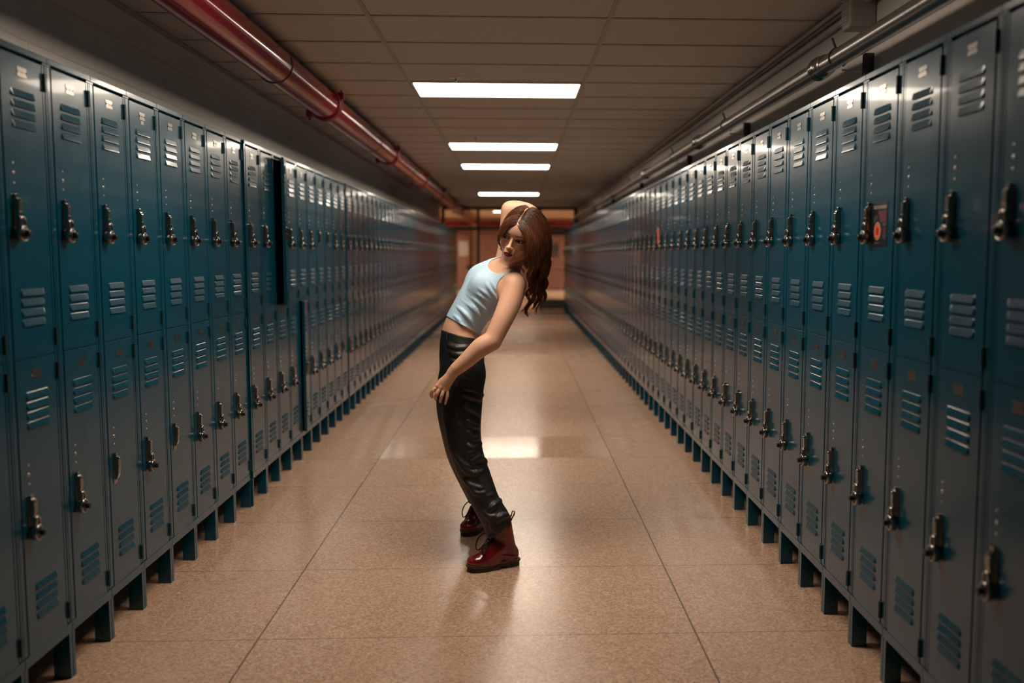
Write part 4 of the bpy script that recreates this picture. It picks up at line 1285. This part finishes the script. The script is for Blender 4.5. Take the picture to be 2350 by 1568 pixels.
mb = MB(); c = hl(.079, -.004, -.042)
mb.tube([tuple(c + .009 * np.array((math.cos(a) * .5, math.cos(a) * .8, math.sin(a)))) for a in np.linspace(0, 2 * PI, 18)], .0011, M['chrome_b'], 6)
child('earring', mb.mesh('earring'))
# ---- hair
def build_hair():
    rng = np.random.default_rng(7)
    # scalp roots in head-local coordinates, above the hairline
    roots = []; 
    while len(roots) < 6500:
        v = rng.normal(size=3); v /= np.linalg.norm(v)
        p = np.array([.074 * v[0], .014 + .092 * v[1], .036 + .084 * v[2]])
        ax_, y_, z_ = abs(p[0]), p[1], p[2]
        hairline = .058 - (.75 if p[0] > 0 else .30) * ax_ if y_ < -.02 else -.01
        if y_ < .01 and z_ < hairline and not (y_ > -.035 and z_ > .03): continue
        if z_ < -.045: continue
        if ax_ < .0022 and y_ < .05 and rng.random() < .9: continue
        roots.append(p)
    while len(roots) < 7600:                                   # denser behind the hairline
        v = rng.normal(size=3); v /= np.linalg.norm(v)
        p = np.array([(.0012 + .05 * rng.random() ** 1.7) * (1 if rng.random() < .5 else -1), .014 + .092 * v[1], .036 + .084 * v[2]])
        p[2] = .036 + .084 * math.sqrt(max(0, 1 - (p[0] / .074) ** 2 - ((p[1] - .014) / .092) ** 2))
        if p[1] < -.02 and p[2] > .056 - (.75 if p[0] > 0 else .30) * abs(p[0]) and abs(p[0]) > .0010: roots.append(p)
    R0 = np.array(roots); n = len(R0)
    side = np.where(R0[:, 0] > .0, 1, -1)
    # her right half (picture left): a thin lock frames the face, the rest is drawn back behind the neck
    ncl = 90
    cent = R0[rng.choice(n, ncl, replace=False)]
    cl = np.argmin(((R0[:, None, :] - cent[None]) ** 2).sum(2) + 1e3 * (side[:, None] != np.where(cent[:, 0] > .0, 1, -1)[None]), 1)
    ph = rng.random(ncl) * 2 * PI; wl = rng.uniform(.09, .14, ncl); amp = rng.uniform(.008, .015, ncl); lenf = rng.uniform(.85, 1.06, ncl)
    STEP, N = .0105, 46
    C = np.array(HC); R0[:, 0] = .004 + R0[:, 0] * .067 / .074; W = C + (R0 * HS) @ HR.T
    up = HR[:, 2]; left = HR[:, 0]; back = HR[:, 1]
    lay = rng.uniform(.0, 1.0, n) * .010 + .002                  # how far off the skull this strand lies
    def off_skin(p, gap):
        f = B.sample(p); m = (f < gap) & (f > -.03)
        if m.any():
            q = p[m]; h = .003
            g = np.stack([B.sample(q + np.eye(3)[i] * h) - B.sample(q - np.eye(3)[i] * h) for i in range(3)], 1)
            g /= np.linalg.norm(g, axis=1)[:, None] + 1e-9
            p = p.copy(); p[m] = q + g * (gap[m] - f[m])[:, None]
        return p
    W = off_skin(W, np.full(n, .0003))
    pos = W.copy(); P_ = [pos.copy()]
    nrm0 = (R0 - np.array([.004, .014, .036])) / np.array([.067, .092, .084]) ** 2
    nrm0 /= np.linalg.norm(nrm0, axis=1)[:, None]; nrmW = nrm0 @ HR.T
    vel = nrmW * np.where(R0[:, 1] < -.02, .12, .5)[:, None] + np.outer(side, left) * .8 + up * .1
    vel /= np.linalg.norm(vel, axis=1)[:, None]
    bk = np.clip((R0[:, 1] + .045) / .07, -.35, 1.0); bk = np.where(side < 0, np.maximum(bk, .45), bk)
    front = R0[:, 1] < -.045
    lock = (side < 0) & front & (R0[:, 0] > -.045) & (rng.random(n) < .28)
    # attractors in the world
    gather = np.array(P(1222, 640, 4.32))
    tgtR = np.stack([rng.uniform(1184, 1248, ncl), np.full(ncl, 700.0)], 1)
    tgt_w = np.array([P(a, b, 4.26 + .12 * rng.random()) for a, b in tgtR])
    # clusters sorted so that hair rooted further forward falls nearer the camera
    caps = [(np.array(SH_L), .056), (np.array(P(1166, 616, 4.375)), .056)]
    for i in range(N):
        t = i * STEP
        q = (pos - C) @ HR / HS
        e = (q - np.array([.004, .014, .030])) / np.array([.069, .096, .092])
        rr = np.linalg.norm(e, axis=1); nr = (e / np.array([.069, .096, .092])); nr /= np.linalg.norm(nr, axis=1)[:, None]; nw = nr @ HR.T
        g = np.tile(np.array([0, 0, -1.0]), (n, 1))
        # near the skull: sideways and back, then down
        w1 = np.clip(1 - t / .10, 0, 1)[()] if np.isscalar(t) else 0
        flow = np.outer(side * np.where(side > 0, .75, .28), left) * w1 + np.outer(bk, back) * (.35 * w1 + .25) - up * .15
        d = g * (.55 + 1.2 * min(t / .15, 1)) + flow
        # her left side sweeps over the temple, then hangs
        s1 = side > 0
        tt = tgt_w[cl].copy(); tt[side < 0, 1] = 4.47
        to = tt - pos; to[:, 2] *= .15; tl = np.linalg.norm(to, axis=1)[:, None] + 1e-6
        pull = np.clip((t - .06) / .10, 0, 1) * np.minimum(tl / .05, 1.0)
        d = d + np.where(s1[:, None], to / tl * pull * .75, 0)
        # her right side goes back round the neck to join it
        s2 = (~s1) & (~lock)
        wb = np.clip((t - .02) / .05, 0, 1)
        d = d + np.where(s2[:, None], (back * 1.5 + to / tl * .9 * np.clip((t - .10) / .06, 0, 1)) * wb, 0)
        d = d + np.where(s2[:, None], np.array([0, 2.2, 0]) * (1.0 if .05 < t < .24 else 0), 0)
        # face-framing lock
        lt = np.array(P(1142, 548, 4.20)) if t < .085 else np.array(P(1144, 670, 4.19))
        lo = lt - pos; lo /= np.linalg.norm(lo, axis=1)[:, None] + 1e-6
        d = np.where(lock[:, None], g * .5 + lo * 1.2, d)
        d /= np.linalg.norm(d, axis=1)[:, None]
        vel = vel * .62 + d * .38; vel /= np.linalg.norm(vel, axis=1)[:, None]
        pos = pos + vel * STEP
        # stay off the skull, the neck and the shoulder
        for _ in range(2):
            q = (pos - C) @ HR / HS
            e = (q - np.array([.004, .014, .030])); rad = np.array([.0680, .0925, .0925]) + (lay * np.where(side < 0, .7, 1.0))[:, None]
            k = np.linalg.norm(e / rad, axis=1)
            m_ = (k < 1)
            e = np.where(m_[:, None], e / np.maximum(k, .3)[:, None], e)
            pos = np.where(m_[:, None], C + ((e + np.array([.004, .014, .030])) * HS) @ HR.T, pos)
            for c_, r_ in caps:
                e2 = pos - c_; k2 = np.linalg.norm(e2, axis=1); m2 = k2 < r_ + lay * .6
                pos = np.where(m2[:, None], c_ + e2 / k2[:, None] * (r_ + lay * .6)[:, None], pos)
            # neck capsule
            a, b = np.array(P(1168, 620, 4.37)), hl(0, .02, -.07); ab = b - a
            s__ = np.clip(((pos - a) @ ab) / (ab @ ab), 0, 1); e3 = pos - a - s__[:, None] * ab; k3 = np.linalg.norm(e3, axis=1); m3 = k3 < .052 + lay * .5
            pos = np.where(m3[:, None], a + s__[:, None] * ab + e3 / k3[:, None] * (.052 + lay * .5)[:, None], pos)
        if t < .30: pos = off_skin(pos, .0008 + lay * .35)
        P_.append(pos.copy())
    A = np.stack(P_, 1)                                       # n, N+1, 3
    # clumping toward the clump's mean line, growing with length
    tt = np.linspace(0, 1, N + 1)
    mean = np.zeros((ncl, N + 1, 3)); cnt = np.zeros(ncl)
    np.add.at(mean, cl, A); np.add.at(cnt, cl, 1); mean /= np.maximum(cnt, 1)[:, None, None]
    kk = (.72 * np.clip((tt - .15) / .5, 0, 1))[None, :, None]
    A = A * (1 - kk) + mean[cl] * kk
    # waves
    s_len = tt * N * STEP
    w = ph[cl][:, None] + 2 * PI * s_len[None] / wl[cl][:, None] + rng.normal(0, .25, n)[:, None]
    am = amp[cl][:, None] * np.clip((tt[None] - .22) / .3, 0, 1) * (1 + .25 * rng.normal(size=n))[:, None]
    am = am * np.where(lock, .25, 1.0)[:, None]
    A[:, :, 0] += np.sin(w) * am; A[:, :, 1] += np.cos(w * .9 + 1) * am * .6; A[:, :, 2] += np.sin(w + .8) * am * .25
    A += (rng.normal(0, .0013, (n, 1, 3)) * (.3 + tt[None, :, None] * 1.6))
    # stray hairs
    st = rng.random(n) < .03
    A[st] += np.cumsum(rng.normal(0, .0016, (st.sum(), N + 1, 3)), 1) * tt[None, :, None]
    # lengths: stop at the ends
    L = .735 * lenf[cl] * rng.uniform(.93, 1.0, n)
    L = np.where(lock, .25 * rng.uniform(.7, 1.1, n), L)
    front_far = (side > 0) & (R0[:, 1] < -.06) & (rng.random(n) < .06)
    L = np.clip(L, .2, 1.0)
    # resample each strand to its length
    M_ = 40; u = np.linspace(0, 1, M_)[None] * (L[:, None] * N)
    i0 = np.clip(np.floor(u).astype(int), 0, N - 1); f = (u - i0)[..., None]
    ar = np.arange(n)[:, None]
    S = A[ar, i0] * (1 - f) + A[ar, i0 + 1] * f
    tipz = float(P(1225, 716, 4.25)[2])
    # tubes with three sides
    T = np.gradient(S, axis=1); T /= np.linalg.norm(T, axis=2)[..., None] + 1e-9
    ref = np.array([.2, -1.0, .1]); U = np.cross(T, ref); U /= np.linalg.norm(U, axis=2)[..., None] + 1e-9; Vv = np.cross(T, U)
    rad = (.00060 * np.clip(1.25 - .9 * np.linspace(0, 1, M_) ** 3, .3, 1))[None, :, None] * rng.uniform(.75, 1.25, n)[:, None, None]
    rings = [S + (U * math.cos(a) + Vv * math.sin(a)) * rad for a in (0, 2.0944, 4.18879)]
    VV = np.stack(rings, 2).reshape(-1, 3)
    base = (np.arange(n) * M_ * 3)[:, None, None] + (np.arange(M_ - 1) * 3)[None, :, None]
    k = np.arange(3)[None, None]; k2 = (k + 1) % 3
    QQ = np.stack([base + k, base + k2, base + 3 + k2, base + 3 + k], -1).reshape(-1, 4)
    me = np_mesh('hair', VV, QQ, M['hair'])
    c0 = np.array((.036, .013, .006)); c1 = np.array((.23, .070, .021))
    f = np.clip(rng.normal(.32, .26, n)[:, None] + .45 * (np.linspace(0, 1, M_)[None] - .25), 0, 1)[..., None]
    colr = c0 + (c1 - c0) * f
    vcol(me, 'tint', np.repeat(colr.reshape(-1, 3), 3, axis=0))
    return me
child('hair', build_hair())
